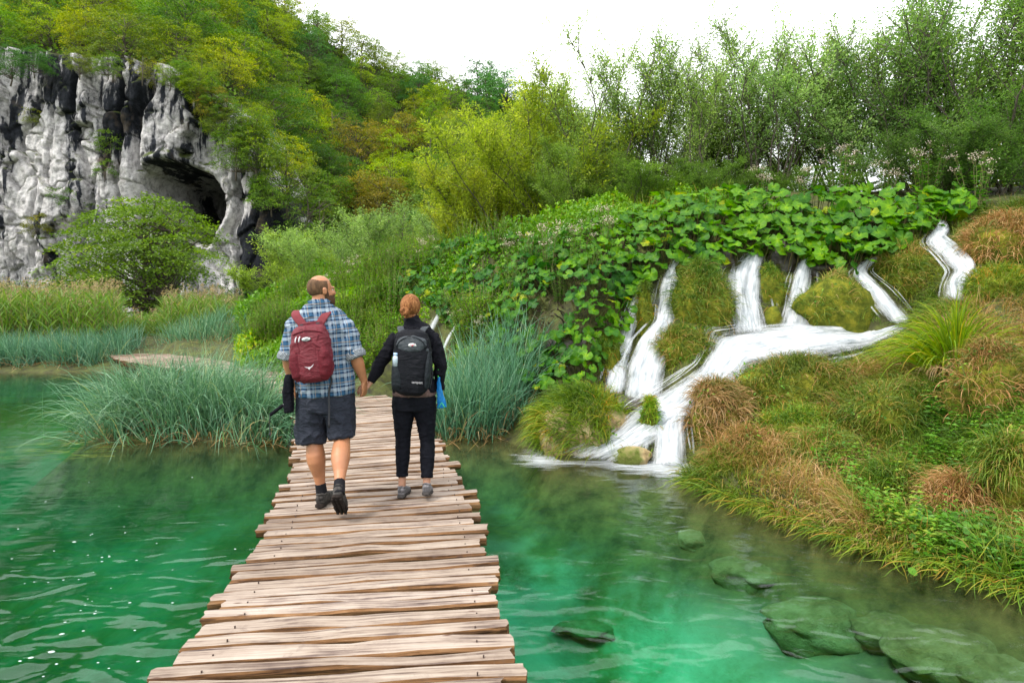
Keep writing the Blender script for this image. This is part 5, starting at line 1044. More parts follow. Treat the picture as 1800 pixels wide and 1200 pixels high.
sedge('sedge_clump', 'sedge clump on the inside of the distant boardwalk bend', [((px-900)/FPX*Y, Y) for px, Y in ((310,19.4),(345,19.2),(380,19),(410,18.6),(335,20.2),(375,20))], 1200, .75, .014, .15, 30, (0, -.1, 0), (1, 1.1, 1.0), .3)
sedge('sedge_clump', 'loose sedge tuft behind the big left clump, along the boardwalk', [((px-900)/FPX*Y, Y) for px, Y in ((330,14.2),(370,13.6),(395,13.0))], 800, .8, .012, .2, 31, (0, -.1, 0), (1, 1.05, 1.0), .3)
# ------------------------------------------------------------------ tall reeds
def reeds(name, n, X0, X1, Y0, Y1, H, seed, poly=None):
    r = np.random.default_rng(seed); x = r.uniform(X0, X1, n); y = r.uniform(Y0, Y1, n); px = 900+FPX*x/y
    if poly is not None: ok = poly(px, y); x, y = x[ok], y[ok]; n = len(x)
    h = H*r.uniform(.75, 1.1, n)*(1+.08*vn(np.stack([x*.8, y*.8, 0*x], 1), seed)); base = np.stack([x, y, np.full(n, .05)], 1); lean_ = r.normal(size=(n, 3))*.06; lean_[:, 2] = 1
    Cs, Us, rn_ = [], [], []; a0 = r.uniform(0, 2*PI, n)
    for k in range(9):
        f_ = .16+.08*k+r.uniform(-.02, .02, n); an = a0+PI*k+r.normal(size=n)*.5
        Cs.append(base+lean_*(h*f_)[:, None]); Us.append(np.stack([np.cos(an), np.sin(an), 0*an+1.35], 1)); rn_.append(np.clip(.45+r.normal(size=n)*.18+(.3 if k == 0 else 0), 0, .93))
    global rng; rng = r
    C_, U_ = np.concatenate(Cs), np.concatenate(Us); m_ = len(C_)
    V, F = blades(C_, U_, r.uniform(.35, .65, m_), .034, .36, 4, .03)
    o = link(name, mesh(name, V, F, M['reed'], rep(np.concatenate(rn_), 10))); tag(o, kind='stuff')
    a = Acc(); side = np.array([[.007, 0, 0]]); b0 = base; b1 = base+lean_*h[:, None]
    V = np.stack([b0-side, b0+side, b1+side*.4, b1-side*.4], 1).reshape(-1, 3)
    o = link('reed_stems', mesh('reed_stems', V, np.arange(4*n).reshape(-1, 4), M['stem'], rep(r.uniform(0, 1, n), 4))); tag(o, kind='stuff')
    pl = r.random(n) < .22; t_ = b1[pl]; m_ = 12; C_ = np.repeat(t_, m_, 0); q = r.uniform(0, 1, len(C_)); C_ = C_+np.stack([r.normal(size=len(C_))*.03, r.normal(size=len(C_))*.03, (q-.4)*.26], 1)
    V, F = leaves(C_, r.normal(size=C_.shape)*.5+[.35, 0, .6], r.normal(size=C_.shape), .09, .022, .2, .3)
    o = link('reed_plumes', mesh('reed_plumes', V, F, M['plume'], rep(r.uniform(0, 1, len(C_)), 4))); tag(o, kind='stuff')
reeds('reeds', 4200, -21, -10.5, 18.2, 25, 2.2, 1, lambda px, y: (px < 212-(y-18)*2)&(px > -120))
reeds('reeds', 1700, -16, -8.5, 20.3, 26.5, 2.05, 2, lambda px, y: (px > 288) & (px < 425))
reeds('reeds', 800, -17, -11, 24, 30, 1.2, 3, lambda px, y: (px > 200) & (px < 300))
# ------------------------------------------------------------------ people
def loft(rings, sides=24, p=2.0, side=(1, 0, 0)):
    "rings: (x, y, z, ru, rv) with ru along the body's side axis; closed at both ends"
    rg = np.asarray(rings, float); c = rg[:, :3]; t = nrm(np.gradient(c, axis=0)); s_ = np.array(side, float)
    uu = nrm(s_-t*(t@s_)[:, None]); vv = np.cross(t, uu); a = np.linspace(0, 2*PI, sides, endpoint=False)
    ca_, sa_ = np.cos(a), np.sin(a); e = 2/p; ca_ = np.sign(ca_)*np.abs(ca_)**e; sa_ = np.sign(sa_)*np.abs(sa_)**e
    V = c[:, None]+rg[:, 3][:, None, None]*ca_[None, :, None]*uu[:, None]+rg[:, 4][:, None, None]*sa_[None, :, None]*vv[:, None]
    n = len(rg); V = V.reshape(-1, 3); i = np.arange(n-1)[:, None]*sides; j = np.arange(sides)[None]; k = (j+1) % sides
    F = np.stack([i+j, i+k, i+sides+k, i+sides+j], -1).reshape(-1, 4).tolist()
    V = V.tolist(); b = len(V); V += [c[0].tolist(), c[-1].tolist()]
    for q in range(sides): F += [[b, (q+1) % sides, q], [b+1, (n-1)*sides+q, (n-1)*sides+(q+1) % sides]]
    return V, F
def ell(c, r, ax=None, nu=20, nv=14):
    u_, v_ = np.meshgrid(np.linspace(0, 2*PI, nu+1)[:-1], np.linspace(.05, PI-.05, nv)); S_ = np.stack([np.sin(v_)*np.cos(u_)*r[0], np.sin(v_)*np.sin(u_)*r[1], np.cos(v_)*r[2]], -1).reshape(-1, 3)
    if ax is not None: S_ = S_@np.asarray(ax)
    V = (S_+c).tolist(); i = np.arange(nv-1)[:, None]*nu; j = np.arange(nu)[None]; F = np.stack([i+j, i+nu+j, i+nu+(j+1) % nu, i+(j+1) % nu], -1).reshape(-1, 4).tolist()
    F += [list(range(nu)), [(nv-1)*nu+q for q in range(nu)][::-1]]
    return V, F
def seg(a, b, r0, r1, k=5, bulge=0, flat=1.):
    t = np.linspace(0, 1, k); a, b = np.array(a, float), np.array(b, float)
    return [(*(a*(1-x)+b*x), (r0*(1-x)+r1*x)+bulge*math.sin(PI*x), ((r0*(1-x)+r1*x)+bulge*math.sin(PI*x))*flat) for x in t]
def solid(name, parts, mat, parent, voxel=.008, smooth=4, wr=None, color=None):
    V, F = [], []
    for v, f in parts: b = len(V); V += list(map(tuple, v)); F += [[q+b for q in g] for g in f]
    me = bpy.data.meshes.new(name); me.from_pydata(V, [], F); me.update(); o = bpy.data.objects.new(name, me); S.collection.objects.link(o)
    md = o.modifiers.new('r', 'REMESH'); md.mode = 'VOXEL'; md.voxel_size = voxel; md.use_smooth_shade = True
    if smooth: sm = o.modifiers.new('s', 'SMOOTH'); sm.iterations = smooth; sm.factor = .6
    dg = bpy.context.evaluated_depsgraph_get(); me2 = bpy.data.meshes.new_from_object(o.evaluated_get(dg)); bpy.data.objects.remove(o)
    if wr:
        n = len(me2.vertices); co = np.empty(n*3); no = np.empty(n*3); me2.vertices.foreach_get('co', co); me2.vertices.foreach_get('normal', no); co = co.reshape(-1, 3); no = no.reshape(-1, 3)
        co = co+no*wr(co)[:, None]; me2.vertices.foreach_set('co', co.ravel())
    me2.materials.clear(); me2.materials.append(mat); me2.name = name
    me2.polygons.foreach_set('use_smooth', np.full(len(me2.polygons), True)); me2.update()
    return link(name, me2, parent, color=color)
def raw(name, vf, mat, parent, smooth=True):
    me = bpy.data.meshes.new(name); me.from_pydata([tuple(v) for v in vf[0]], [], vf[1]); me.materials.append(mat); me.update()
    me.polygons.foreach_set('use_smooth', np.full(len(me.polygons), smooth)); return link(name, me, parent)
def strap(name, pts, w, th, mat, parent, side=(1, 0, 0), k=20):
    r_ = resample(np.array(pts, float), k); return raw(name, loft([(*q, w/2, th/2) for q in r_], 12, 4, side), mat, parent)
def rot(v, axis, a):
    return np.array(Matrix.Rotation(a, 3, Vector(axis))@Vector(v))
def hand(wr_, d, n, thumb, curl=.5, s=1.0, spread=.06):
    "palm and five fingers; d points to the fingertips, n out of the back of the hand, thumb = side the thumb leaves"
    d = nrm(np.array(d, float)); n = np.array(n, float); n = nrm(n-d*(n@d)); sd_ = nrm(np.array(thumb, float)); sd_ = nrm(sd_-d*(sd_@d)-n*(sd_@n)); w_ = np.array(wr_, float); out_ = []
    out_.append(loft([(*(w_+d*x*s), a*s, b*s) for x, a, b in ((-.02, .027, .021), (.01, .029, .019), (.035, .036, .017), (.065, .040, .015), (.085, .038, .012), (.092, .03, .008))], 16, 2.5, tuple(sd_)))
    ax = np.cross(d, n)
    if (rot(d, ax, .3)@n) > 0: ax = -ax
    for i, (o_, L) in enumerate(((.029, .072), (.010, .080), (-.010, .074), (-.029, .058))):
        p_ = w_+d*.080*s+sd_*o_*s; dd = nrm(d+sd_*spread*(1.5-i)); rr = []; pts_ = [p_-dd*.02*s]
        for j, fr_ in enumerate((.45, .32, .23)):
            pts_.append(p_); p_ = p_+dd*L*fr_*s; dd = rot(dd, ax, curl*(1.2 if j else 1.))
        pts_.append(p_); q_ = resample(np.array(pts_), 9)
        out_.append(loft([(*x, r_*s, r_*s) for x, r_ in zip(q_, np.linspace(.0092, .0068, 9))], 10, 2, tuple(n)))
    p_ = w_+d*.02*s+sd_*.024*s; dd = nrm(d*.75+sd_*.75-n*.3); pts_ = [p_]
    for j, L in enumerate((.042, .032, .026)): p_ = p_+dd*L*s; pts_.append(p_); dd = nrm(dd+d*.25-n*.22-sd_*.15)
    q_ = resample(np.array(pts_), 8); out_.append(loft([(*x, r_*s, r_*s) for x, r_ in zip(q_, np.linspace(.0135, .0078, 8))], 10, 2, tuple(n)))
    return out_
def skinmat(name, col):
    m, nt, out = nodes(name); f = noise_(nt, coords(nt), 9, 4); c = ramp(nt, [(.3, tuple(x*.85 for x in col)), (.7, tuple(min(1, x*1.1) for x in col))], f)
    principled(nt, out, c, .5, .4, noise_(nt, coords(nt), 300, 3), .12, .002, **{'Subsurface Weight': .12, 'Subsurface Radius': (.02, .008, .004)}); return m
def cloth(name, col, nscale=30, amt=.2, rough=.85, fold=.5):
    m, nt, out = nodes(name); f = noise_(nt, coords(nt), nscale, 5); c = ramp(nt, [(.3, tuple(x*(1-amt) for x in col)), (.7, tuple(x*(1+amt) for x in col))], f); sp_ = .08 if max(col) < .02 else .25
    fo = noise_(nt, coords(nt, 'Object', (6, 6, 14)), 1.3, 4, .55, 1.5)
    principled(nt, out, c, rough, sp_, math_(nt, 'ADD', math_(nt, 'MULTIPLY', fo, 1.), math_(nt, 'MULTIPLY', noise_(nt, coords(nt), 400, 2), .05)), fold, .03); return m
SK1, SK2 = skinmat('tanned_skin', (.36, .155, .075)), skinmat('fair_skin', (.36, .18, .11))
# plaid
m, nt, out = nodes('plaid_shirt'); t_ = coords(nt, 'Object', (1, 1, 1), (0, R(4), 0)); sx = N(nt, 'ShaderNodeSeparateXYZ'); nt.links.new(t_, sx.inputs[0])
xx = math_(nt, 'ADD', sx.outputs[0], math_(nt, 'MULTIPLY', sx.outputs[1], .6))
def band(v, per, ph, w_, soft=.03):
    fr = math_(nt, 'FRACT', math_(nt, 'ADD', math_(nt, 'DIVIDE', v, per), ph)); d = math_(nt, 'ABSOLUTE', math_(nt, 'SUBTRACT', fr, .5))
    return math_(nt, 'MULTIPLY', math_(nt, 'SUBTRACT', w_/2+soft, d), 1/soft, True)
base = (.008, .028, .062); c = base
for v in (xx, sx.outputs[2]):
    c = mixc(nt, math_(nt, 'MULTIPLY', band(v, .105, .0, .46, .03), .35), c, (.03, .10, .19))
    c = mixc(nt, math_(nt, 'MULTIPLY', band(v, .105, .5, .22, .03), .34), c, (.42, .48, .54))
    c = mixc(nt, math_(nt, 'MULTIPLY', band(v, .105, .18, .06, .02), .32), c, (.42, .48, .54))
    c = mixc(nt, math_(nt, 'MULTIPLY', band(v, .105, .02, .04, .02), .55), c, (.30, .20, .10))
    c = mixc(nt, math_(nt, 'MULTIPLY', band(v, .105, .34, .05, .02), .6), c, (.008, .02, .06))
fo = noise_(nt, coords(nt, 'Object', (6, 6, 9)), 1.1, 4, .5, 1.6)
principled(nt, out, c, .85, .2, fo, .6, .035); PLAID = m
m, nt, out = nodes('grey_check'); t_ = coords(nt, 'Object', (1, 1, 1)); ck = N(nt, 'ShaderNodeTexChecker'); ck.inputs['Scale'].default_value = 130; ck.inputs[1].default_value = (.28, .30, .32, 1); ck.inputs[2].default_value = (.05, .06, .075, 1); nt.links.new(t_, ck.inputs[0]); principled(nt, out, ck.outputs[0], .9, .2); CHECK = m
BLK = cloth('black_fabric', (.006, .006, .009), 40, .3, .8, .5); LEG = cloth('black_leggings', (.0045, .005, .008), 40, .3, .75, .35); GRY = cloth('slate_shorts', (.015, .018, .028), 40, .15, .85, .7)
MAR = cloth('maroon_fabric', (.105, .010, .017), 60, .18, .6, .6); MARD = cloth('maroon_mesh', (.085, .004, .010), 200, .5, .7, .3); MARS = cloth('maroon_strap', (.135, .022, .028), 80, .15, .8, .2)
DG = cloth('dark_grey_pack', (.032, .038, .044), 60, .2, .6, .4); DG2 = cloth('charcoal_pack', (.013, .016, .019), 60, .2, .6, .4); BKP = cloth('black_pack', (.0065, .007, .0095), 60, .2, .6, .5); WEB = plain('webbing', (.02, .02, .024), .7, .3)
BRN = cloth('brown_jersey', (.10, .062, .055), 60, .2, .9, .3); SHO = plain('dark_shoe', (.040, .037, .034), .8, .15, 34, .7, .8); SHG = plain('grey_shoe', (.13, .125, .13), .8, .15, 45, .6, .8); SOL = plain('muddy_sole', (.014, .010, .008), .9, .2, 50, .6, .6); SOG = plain('grey_sole', (.04, .036, .034), .85, .2, 50, .4, .4)
EYE = plain('eye_white', (.4, .34, .3), .4, .4); WHT = plain('badge_white', (.62, .62, .62), .5, .4); RED = plain('badge_red', (.35, .02, .04), .5, .4); SLV = plain('silver_thread', (.42, .40, .42), .5, .5); SOCK = cloth('black_sock', (.012, .012, .014), 90, .2)
HAIRM = plain('short_brown_hair', (.085, .045, .022), .8, .25, 55, .45, .6, bd=.004, stretch=(1, 1, .35)); BEARD = plain('beard_hair', (.06, .028, .012), .8, .25, 80, .5, .7, bd=.004, stretch=(1, 1, .3))
m, nt, out = nodes('auburn_hair'); f = noise_(nt, coords(nt, 'Object', (60, 60, 9)), 1.4, 5, .6, .8); principled(nt, out, ramp(nt, [(.3, (.05, .017, .006)), (.5, (.17, .066, .022)), (.72, (.36, .17, .065))], f), .65, .12, f, .7, .006); AUB = m
def wrinkle(seed, a1, a2, sc=(7, 7, 12)):
    return lambda q: (1-np.abs(fbm(q*np.array(sc)+seed, seed, 3)))**3*a1+fbm(q*np.array(sc)*2.2, seed+5, 2)*a2
def head(c, yaw, sk, parent_parts, s=1.0):
    f = np.array([math.sin(yaw), math.cos(yaw), 0]); sd_ = np.array([math.cos(yaw), -math.sin(yaw), 0]); ax = np.stack([sd_, f, [0, 0, 1.]]); c = np.array(c, float)
    def A(p_): return c+(p_[0]*sd_+p_[1]*f+p_[2]*np.array([0, 0, 1.]))*s
    e = lambda p_, r: ell(A(p_), np.array(r)*s, ax)
    parent_parts += [e((0, -.012, .025), (.076, .094, .092)), e((0, .02, -.03), (.064, .078, .085)), e((0, .075, -.075), (.034, .028, .03)), e((0, .103, -.012), (.013, .02, .026)), e((0, .115, -.026), (.015, .014, .011)),
        e((0, .088, .022), (.055, .016, .012)), e((0, .094, -.057), (.024, .011, .006)), e((0, .093, -.066), (.021, .011, .006)), e((.034, .083, -.02), (.022, .016, .02)), e((-.034, .083, -.02), (.022, .016, .02)),
        e((.079, -.002, -.008), (.008, .018, .031)), e((-.079, -.002, -.008), (.008, .018, .031)), e((.082, -.012, .006), (.008, .009, .018)), e((-.082, -.012, .006), (.008, .009, .018))]
    return A, ax, f, sd_
def eyes(A, ax, s, par):
    for q in (-1, 1):
        raw('eye', ell(A((q*.031, .0805, .004)), (.009*s,)*3, ax), EYE, par); raw('iris', ell(A((q*.031, .0895, .004)), (.005*s, .002*s, .005*s), ax), BLK, par)
def shell(name, A, rad, cond, thick, mat, par, cc=(0, -.012, .025), nu=72, nv=52):
    "hair lying on the skull, feathered to nothing at its edge"
    u_, v_ = np.meshgrid(np.linspace(0, 2*PI, nu+1)[:-1], np.linspace(.02, PI-.02, nv)); D = np.stack([np.sin(v_)*np.cos(u_), np.sin(v_)*np.sin(u_), np.cos(v_)], -1)
    k_ = cond(D[..., 0], D[..., 1], D[..., 2]); k_ = np.clip(k_, -.25, 1)
    r_ = np.array(rad)*(1+0*k_[..., None])+ (thick*k_)[..., None]-.002
    Q = np.array(cc)+D*r_; W_ = np.array([A(q_) for q_ in Q.reshape(-1, 3)]); i = np.arange(nv-1)[:, None]*nu; j = np.arange(nu)[None]; F = np.stack([i+j, i+nu+j, i+nu+(j+1) % nu, i+(j+1) % nu], -1).reshape(-1, 4)
    kf = k_.reshape(-1)[F].max(1) > -.05; return link(name, mesh(name, W_, F[kf], mat, smooth=True), par)
def shoe(par, pos, yaw, pitch, L, mu, ms, s=1.0, lug=False):
    Mx = Matrix.Translation(Vector(pos))@Matrix.Rotation(-yaw, 4, 'Z')@Matrix.Rotation(-pitch, 4, 'X')
    def T(vf): return [tuple(Mx@Vector(v)) for v in vf[0]], vf[1]
    k = L/.30
    up = loft([(0, y*k, z*s, a*s, b*s) for y, z, a, b in ((.0, .055, .020, .026), (.008, .058, .032, .038), (.04, .063, .037, .046), (.085, .062, .038, .045), (.13, .056, .042, .038), (.18, .048, .047, .030), (.23, .042, .046, .023), (.27, .038, .036, .017), (.292, .034, .018, .010))], 20, 2.6)
    so_ = loft([(0, y*k, z*s, a*s, .016*s) for y, z, a in ((-.008, .022, .022), (.0, .018, .034), (.04, .016, .040), (.09, .018, .037), (.14, .018, .040), (.19, .016, .050), (.24, .018, .050), (.28, .024, .038), (.302, .03, .018))], 20, 4)
    solid('shoe', [T(up)], mu, par, .005, 2, lambda q: fbm(q*60, 3, 2)*.0015); sl_ = solid('sole', [T(so_)], ms, par, .005, 1)
    hc = loft([(x, .0, .045*s, .012, .022) for x in (-.014, 0, .014)], 10, 4); raw('heel_counter', T(([(v[0], v[1]-.006, v[2]) for v in hc[0]], hc[1])), ms, par)
    raw('pull_tab', T(loft([(0, .004, (.092+z)*s, .009, .004) for z in (-.02, 0, .018)], 8, 4)), ms, par)
    raw('collar', T(loft([(x*.034*s, (.045+y*.045)*k, .108*s-.012*abs(x), .007, .007) for x, y in [(math.cos(a), math.sin(a)) for a in np.linspace(-PI, PI, 15)]], 8, 2, (0, 0, 1))), mu, par)
    if lug:
        a = Acc()
        for y in np.linspace(.015, .28, 10):
            for x in (-.028, .0, .028):
                w_ = .009; V, F = box((x-w_)*s, (x+w_)*s, (y-.009)*k, (y+.008)*k, -.006, .012); a.add([tuple(Mx@Vector(v)) for v in V], F)
        o = link('tread', a.mesh('tread', SOL), par); o['kind'] = 'stuff'
# ---- the man
MX, MY = -1.51, 4.95
man = empty('person', (MX, MY, DECK)); tag(man, 'bearded balding man in blue plaid shirt and dark grey shorts, seen from behind', 'person')
body = []; A, ax, f_, sd_ = head((-.03, .0, 1.735), R(48), SK1, body, 1.02)
body += [loft([(-.035, -.02, 1.56, .075, .07), (-.035, -.012, 1.62, .066, .066), (-.032, -.008, 1.70, .060, .064)], 20), loft([(-.04, 0, 1.56, .10, .08), (-.04, 0, 1.50, .19, .10), (-.035, 0, 1.36, .19, .11), (0, 0, 1.1, .17, .11), (.01, 0, .95, .17, .12), (.01, 0, .84, .16, .12)], 24)]
arms = {-1: [(-.222, 0, 1.462), (-.285, -.03, 1.20), (-.258, .05, .955)], 1: [(.150, 0, 1.462), (.25, -.02, 1.215), (.305, .06, .995)]}
for q in (-1, 1):
    a, b_, c_ = arms[q]; body += [loft(seg(a, b_, .055, .048), 16), loft([(*(np.array(b_)*(1-t)+np.array(c_)*t), r_, r_*.85) for t, r_ in ((-.08, .040), (.06, .050), (.3, .053), (.6, .043), (.85, .033), (1.02, .029))], 16)]
body += hand(arms[1][2], (-.02, .12, -1), (.9, -.3, 0), (0, 1, .1), .75, 1.0)
body += hand(arms[-1][2], (.05, .25, -1), (-.95, -.2, 0), (.1, 1, 0), .7, 1.0)
legs = {-1: [(-.10, 0, .88), (-.082, .0, .52), (-.03, .015, .115)], 1: [(.10, 0, .88), (.150, -.03, .53), (.212, -.335, .245)]}
for q in (-1, 1):
    a, b_, c_ = map(np.array, legs[q]); body += [loft(seg(a, b_, .095, .064), 18)]
    body += [loft([(*(b_*(1-t)+c_*t+np.array([0, -.018*math.sin(PI*min(1, t*1.5)) if t < .66 else 0, 0])), r_, r_*1.05) for t, r_ in ((-.15, .060), (.0, .063), (.12, .068), (.26, .074), (.38, .073), (.52, .062), (.68, .048), (.84, .039), (1.0, .038), (1.1, .04))], 20)]
solid('body', body, SK1, man, .0065, 3)
eyes(A, ax, 1.02, man)
sm = lambda x, a_, b_: np.clip((x-a_)/(b_-a_), 0, 1)
shell('hair', A, (.078, .096, .094), lambda s_, f_, u_: np.minimum(np.minimum(sm(u_, -.78, -.55)*1.3-.3, 1.3*sm(.56-u_+.35*np.maximum(-f_-.3, 0), 0, .25)-.3), 1.4*sm(.42-f_, 0, .2)-.4), .0045, HAIRM, man)
bd = []
for p_, r_ in (((0, .085, -.098), (.042, .030, .036)), ((.045, .055, -.075), (.026, .045, .040)), ((-.045, .055, -.075), (.026, .045, .040)), ((.064, .018, -.04), (.013, .018, .042)), ((-.064, .018, -.04), (.013, .018, .042)), ((0, .104, -.042), (.030, .010, .008)), ((0, .078, -.125), (.03, .024, .028))): bd.append(ell(A(p_), np.array(r_)*1.02, ax))
solid('beard', bd, BEARD, man, .005, 2, lambda q: fbm(q*90, 2, 2)*.003)
shirt = [loft([(.018, 0, .90, .226, .158), (.015, 0, .97, .225, .158), (.0, 0, 1.08, .220, .155), (-.015, 0, 1.2, .224, .152), (-.03, 0, 1.32, .235, .152), (-.04, 0, 1.43, .238, .145), (-.038, 0, 1.505, .222, .125), (-.038, -.004, 1.56, .172, .105), (-.037, -.008, 1.60, .11, .09), (-.035, -.01, 1.63, .082, .080), (-.035, -.01, 1.655, .077, .077)], 32, 2.3)]
for q in (-1, 1):
    a, b_, c_ = arms[q]; shirt += [loft([(*(np.array(a)*(1-t)+np.array(b_)*t), r_, r_) for t, r_ in ((-.12, .055), (.05, .078), (.4, .081), (.75, .077), (1.0, .074))], 20)]
solid('shirt', shirt, PLAID, man, .0075, 5, wrinkle(3, .016, .003, (6, 6, 9)))
solid('collar', [loft([(-.035+.079*math.cos(a), -.01+.078*math.sin(a), 1.648+.012*math.sin(a), .006, .020) for a in np.linspace(0, 2*PI, 26)], 8, 2, (0, 0, 1))], PLAID, man, .006, 1)
for q in (-1, 1):
    a, b_, c_ = map(np.array, arms[q]); d_ = nrm(b_-a); cf = [loft([(*(b_+d_*x), r_, r_) for x, r_ in ((-.035, .070), (-.03, .081), (.0, .083), (.022, .080), (.026, .066))], 24)]
    solid('cuff', cf, CHECK, man, .006, 2, wrinkle(8, .006, .002, (14, 14, 14)))
sh = [loft([(.012, 0, .97, .205, .14), (.012, 0, .90, .214, .15), (.010, 0, .82, .222, .155), (.005, 0, .77, .215, .15)], 28, 2.3)]
sh += [loft([(-.085, 0, .86, .125, .14), (-.105, 0, .76, .122, .135), (-.11, .0, .64, .115, .12), (-.10, -.005, .55, .112, .112), (-.098, -.008, .515, .112, .110)], 24, 2.2), loft([(.10, 0, .86, .12, .14), (.118, 0, .76, .112, .13), (.128, 0, .66, .104, .115), (.145, -.01, .58, .098, .108), (.148, -.014, .555, .097, .106)], 24, 2.2)]
solid('shorts', sh, GRY, man, .0075, 4, wrinkle(13, .018, .003, (8, 8, 6)))
for q in (-1, 1):
    b_, c_ = map(np.array, legs[q][1:]); d_ = nrm(c_-b_); solid('sock', [loft([(*(c_+d_*x), r_, r_*1.05) for x, r_ in ((-.065, .042), (-.03, .0425), (.0, .044), (.05, .046))], 18)], SOCK, man, .006, 2)
shoe(man, (-.025, -.06, 0), R(6), 0, .30, SHO, SOL, 1.05)
shoe(man, (.216, -.435, .200), R(-3), R(42), .28, SHO, SOL, 1.05, True)
# ---- his backpack
def tiltx(vf, c, lean, pitch=0, yaw=0):
    Mx = Matrix.Translation(Vector(c))@Matrix.Rotation(yaw, 4, 'Z')@Matrix.Rotation(lean, 4, 'Y')@Matrix.Rotation(pitch, 4, 'X'); return [tuple(Mx@Vector(v)) for v in vf[0]], vf[1]
bp = empty('backpack', (MX, MY, DECK)); tag(bp, 'small maroon backpack with red side pockets on the bearded man\'s back', 'backpack')
C0 = (-.030, -.225, 1.245); LN = R(-6); PT = R(-4)
tx_ = lambda vf: tiltx(([(v[0]*.90, v[1]*.92, v[2]*.84) for v in vf[0]], vf[1]), C0, LN, PT)
pk = loft([(0, .01, .255, .09, .045), (0, .01, .235, .125, .075), (0, 0, .18, .148, .09), (0, 0, .08, .162, .10), (0, 0, -.05, .165, .105), (.005, 0, -.15, .160, .10), (.01, 0, -.21, .14, .09), (.012, .01, -.245, .10, .06)], 28, 2.9)
solid('main_bag', [tx_(pk)], MAR, bp, .007, 3, wrinkle(21, .010, .003, (7, 7, 7)))
solid('back_panel', [tx_(loft([(0, .07, .30, .085, .02), (0, .075, .24, .115, .03), (0, .08, .0, .15, .035), (0, .08, -.2, .14, .03), (0, .08, -.24, .1, .02)], 20, 3))], MAR, bp, .007, 2)
solid('lid_seam', [tx_(loft([(-.13+.26*t, -.072-.02*math.sin(PI*t), .182+.03*math.sin(PI*t), .006, .007) for t in np.linspace(0, 1, 12)], 8, 2, (0, 1, 0)))], MARD, bp, .004, 1)
for q in (-1, 1):
    pc = loft([(q*.118, -.03, .045 if q > 0 else .02, .03, .06), (q*.120, -.035, .0, .048, .072), (q*.118, -.035, -.10, .056, .076), (q*.112, -.03, -.19, .05, .07), (q*.10, -.02, -.225, .035, .05)], 18, 2.6)
    solid('side_pocket', [tx_(pc)], MARD, bp, .006, 2, wrinkle(31+q, .006, .002, (9, 9, 9)))
    raw('pocket_hem', tx_(loft([(q*(.075+.085*t), -.108+.05*t*t, (.032 if q > 0 else .008)+(.022*(1-t) if q < 0 else .0)*1, .003, .004) for t in np.linspace(0, 1, 8)], 8, 2, (0, 1, 0))), MARS, bp)
    raw('piping', tx_(loft([(q*(.10-.035*math.sin(PI*t)), -.088-.012*math.sin(PI*t), .17-.36*t, .0035, .003) for t in np.linspace(0, 1, 14)], 8, 2)), MARD, bp)
for q, x1 in ((-1, -.075), (1, .065)):
    top = np.array(tx_(([(x1, .07, .27)], []))[0][0]); sh_x = -.20 if q < 0 else .045
    strap('shoulder_strap', [top+[0, .0, -.05], top, (top+np.array([sh_x, -.12, 1.535]))/2+[0, -.0, .005], (sh_x, -.115, 1.545), (sh_x+.01*q, -.02, 1.59 if q > 0 else 1.575), (sh_x+.015*q, .08, 1.55), (sh_x+.02*q, .15, 1.42)], .066, .014, MARS, bp, (1, 0, 0), 26)
    raw('buckle', tx_(loft([(x1, .035-.01*z/.03, .235+z, .016, .006) for z in (-.04, -.01, .02, .045)], 10, 4)), WEB, bp)
strap('haul_loop', [tx_(([(-.07+.14*t, .02, .265-.03*math.sin(PI*t))], []))[0][0] for t in np.linspace(0, 1, 7)], .010, .008, WEB, bp, (0, 0, 1), 14)
for x_ in (-.085, -.055):
    raw('zip_pull', tx_(loft([(x_+.002, -.100, .165, .004, .003), (x_-.004, -.108, .145, .006, .003), (x_-.008, -.110, .122, .006, .003), (x_-.008, -.110, .112, .003, .002)], 8)), SLV, bp)
bg_ = tx_(loft([(.0, -.106, .135, .040, .018), (.0, -.112, .134, .039, .017)], 24, 2, (1, 0, 0))); raw('badge', bg_, WHT, bp)
raw('badge_rim', tx_(loft([(.0+.040*math.cos(a), -.112, .135+.018*math.sin(a), .0025, .0025) for a in np.linspace(0, 2*PI, 25)], 6)), DG, bp)
def wing(x, y, z, s, th=.003, mat=WHT, par=bp, T=tx_, name='bird_emblem'):
    o_ = [(-1, .34), (-.72, .16), (-.4, .06), (-.2, .02), (0, .10), (.12, .02), (.35, .12), (.62, .30), (1, .62), (.72, .18), (.45, -.08), (.22, -.2), (.14, -.42), (-.02, -.5), (-.14, -.36), (-.3, -.14), (-.6, -.02)]
    n = len(o_); V = [(x+a*s, y, z+b*s) for a, b in o_]+[(x+a*s, y-th, z+b*s) for a, b in o_]; F = [list(range(n)), list(range(n, 2*n))[::-1]]+[[i, n+i, n+(i+1) % n, (i+1) % n] for i in range(n)]
    raw(name, T((V, F)), mat, par, False)
wing(0, -.1125, .136, .024, .003, DG, bp, tx_, 'badge_emblem'); wing(.012, -.124, -.118, .042, .003, SLV, bp)
strap('hip_web', [(.09, -.17, 1.09), (.11, -.17, 1.03), (.085, -.175, .95), (.09, -.175, .8), (.085, -.17, .665)], .016, .003, WEB, bp, (1, 0, 0), 20)
strap('hip_belt', [(.03, -.15, 1.12), (.12, -.13, 1.16), (.19, -.06, 1.20), (.20, .02, 1.19)], .05, .01, WEB, bp, (0, 0, 1), 14)
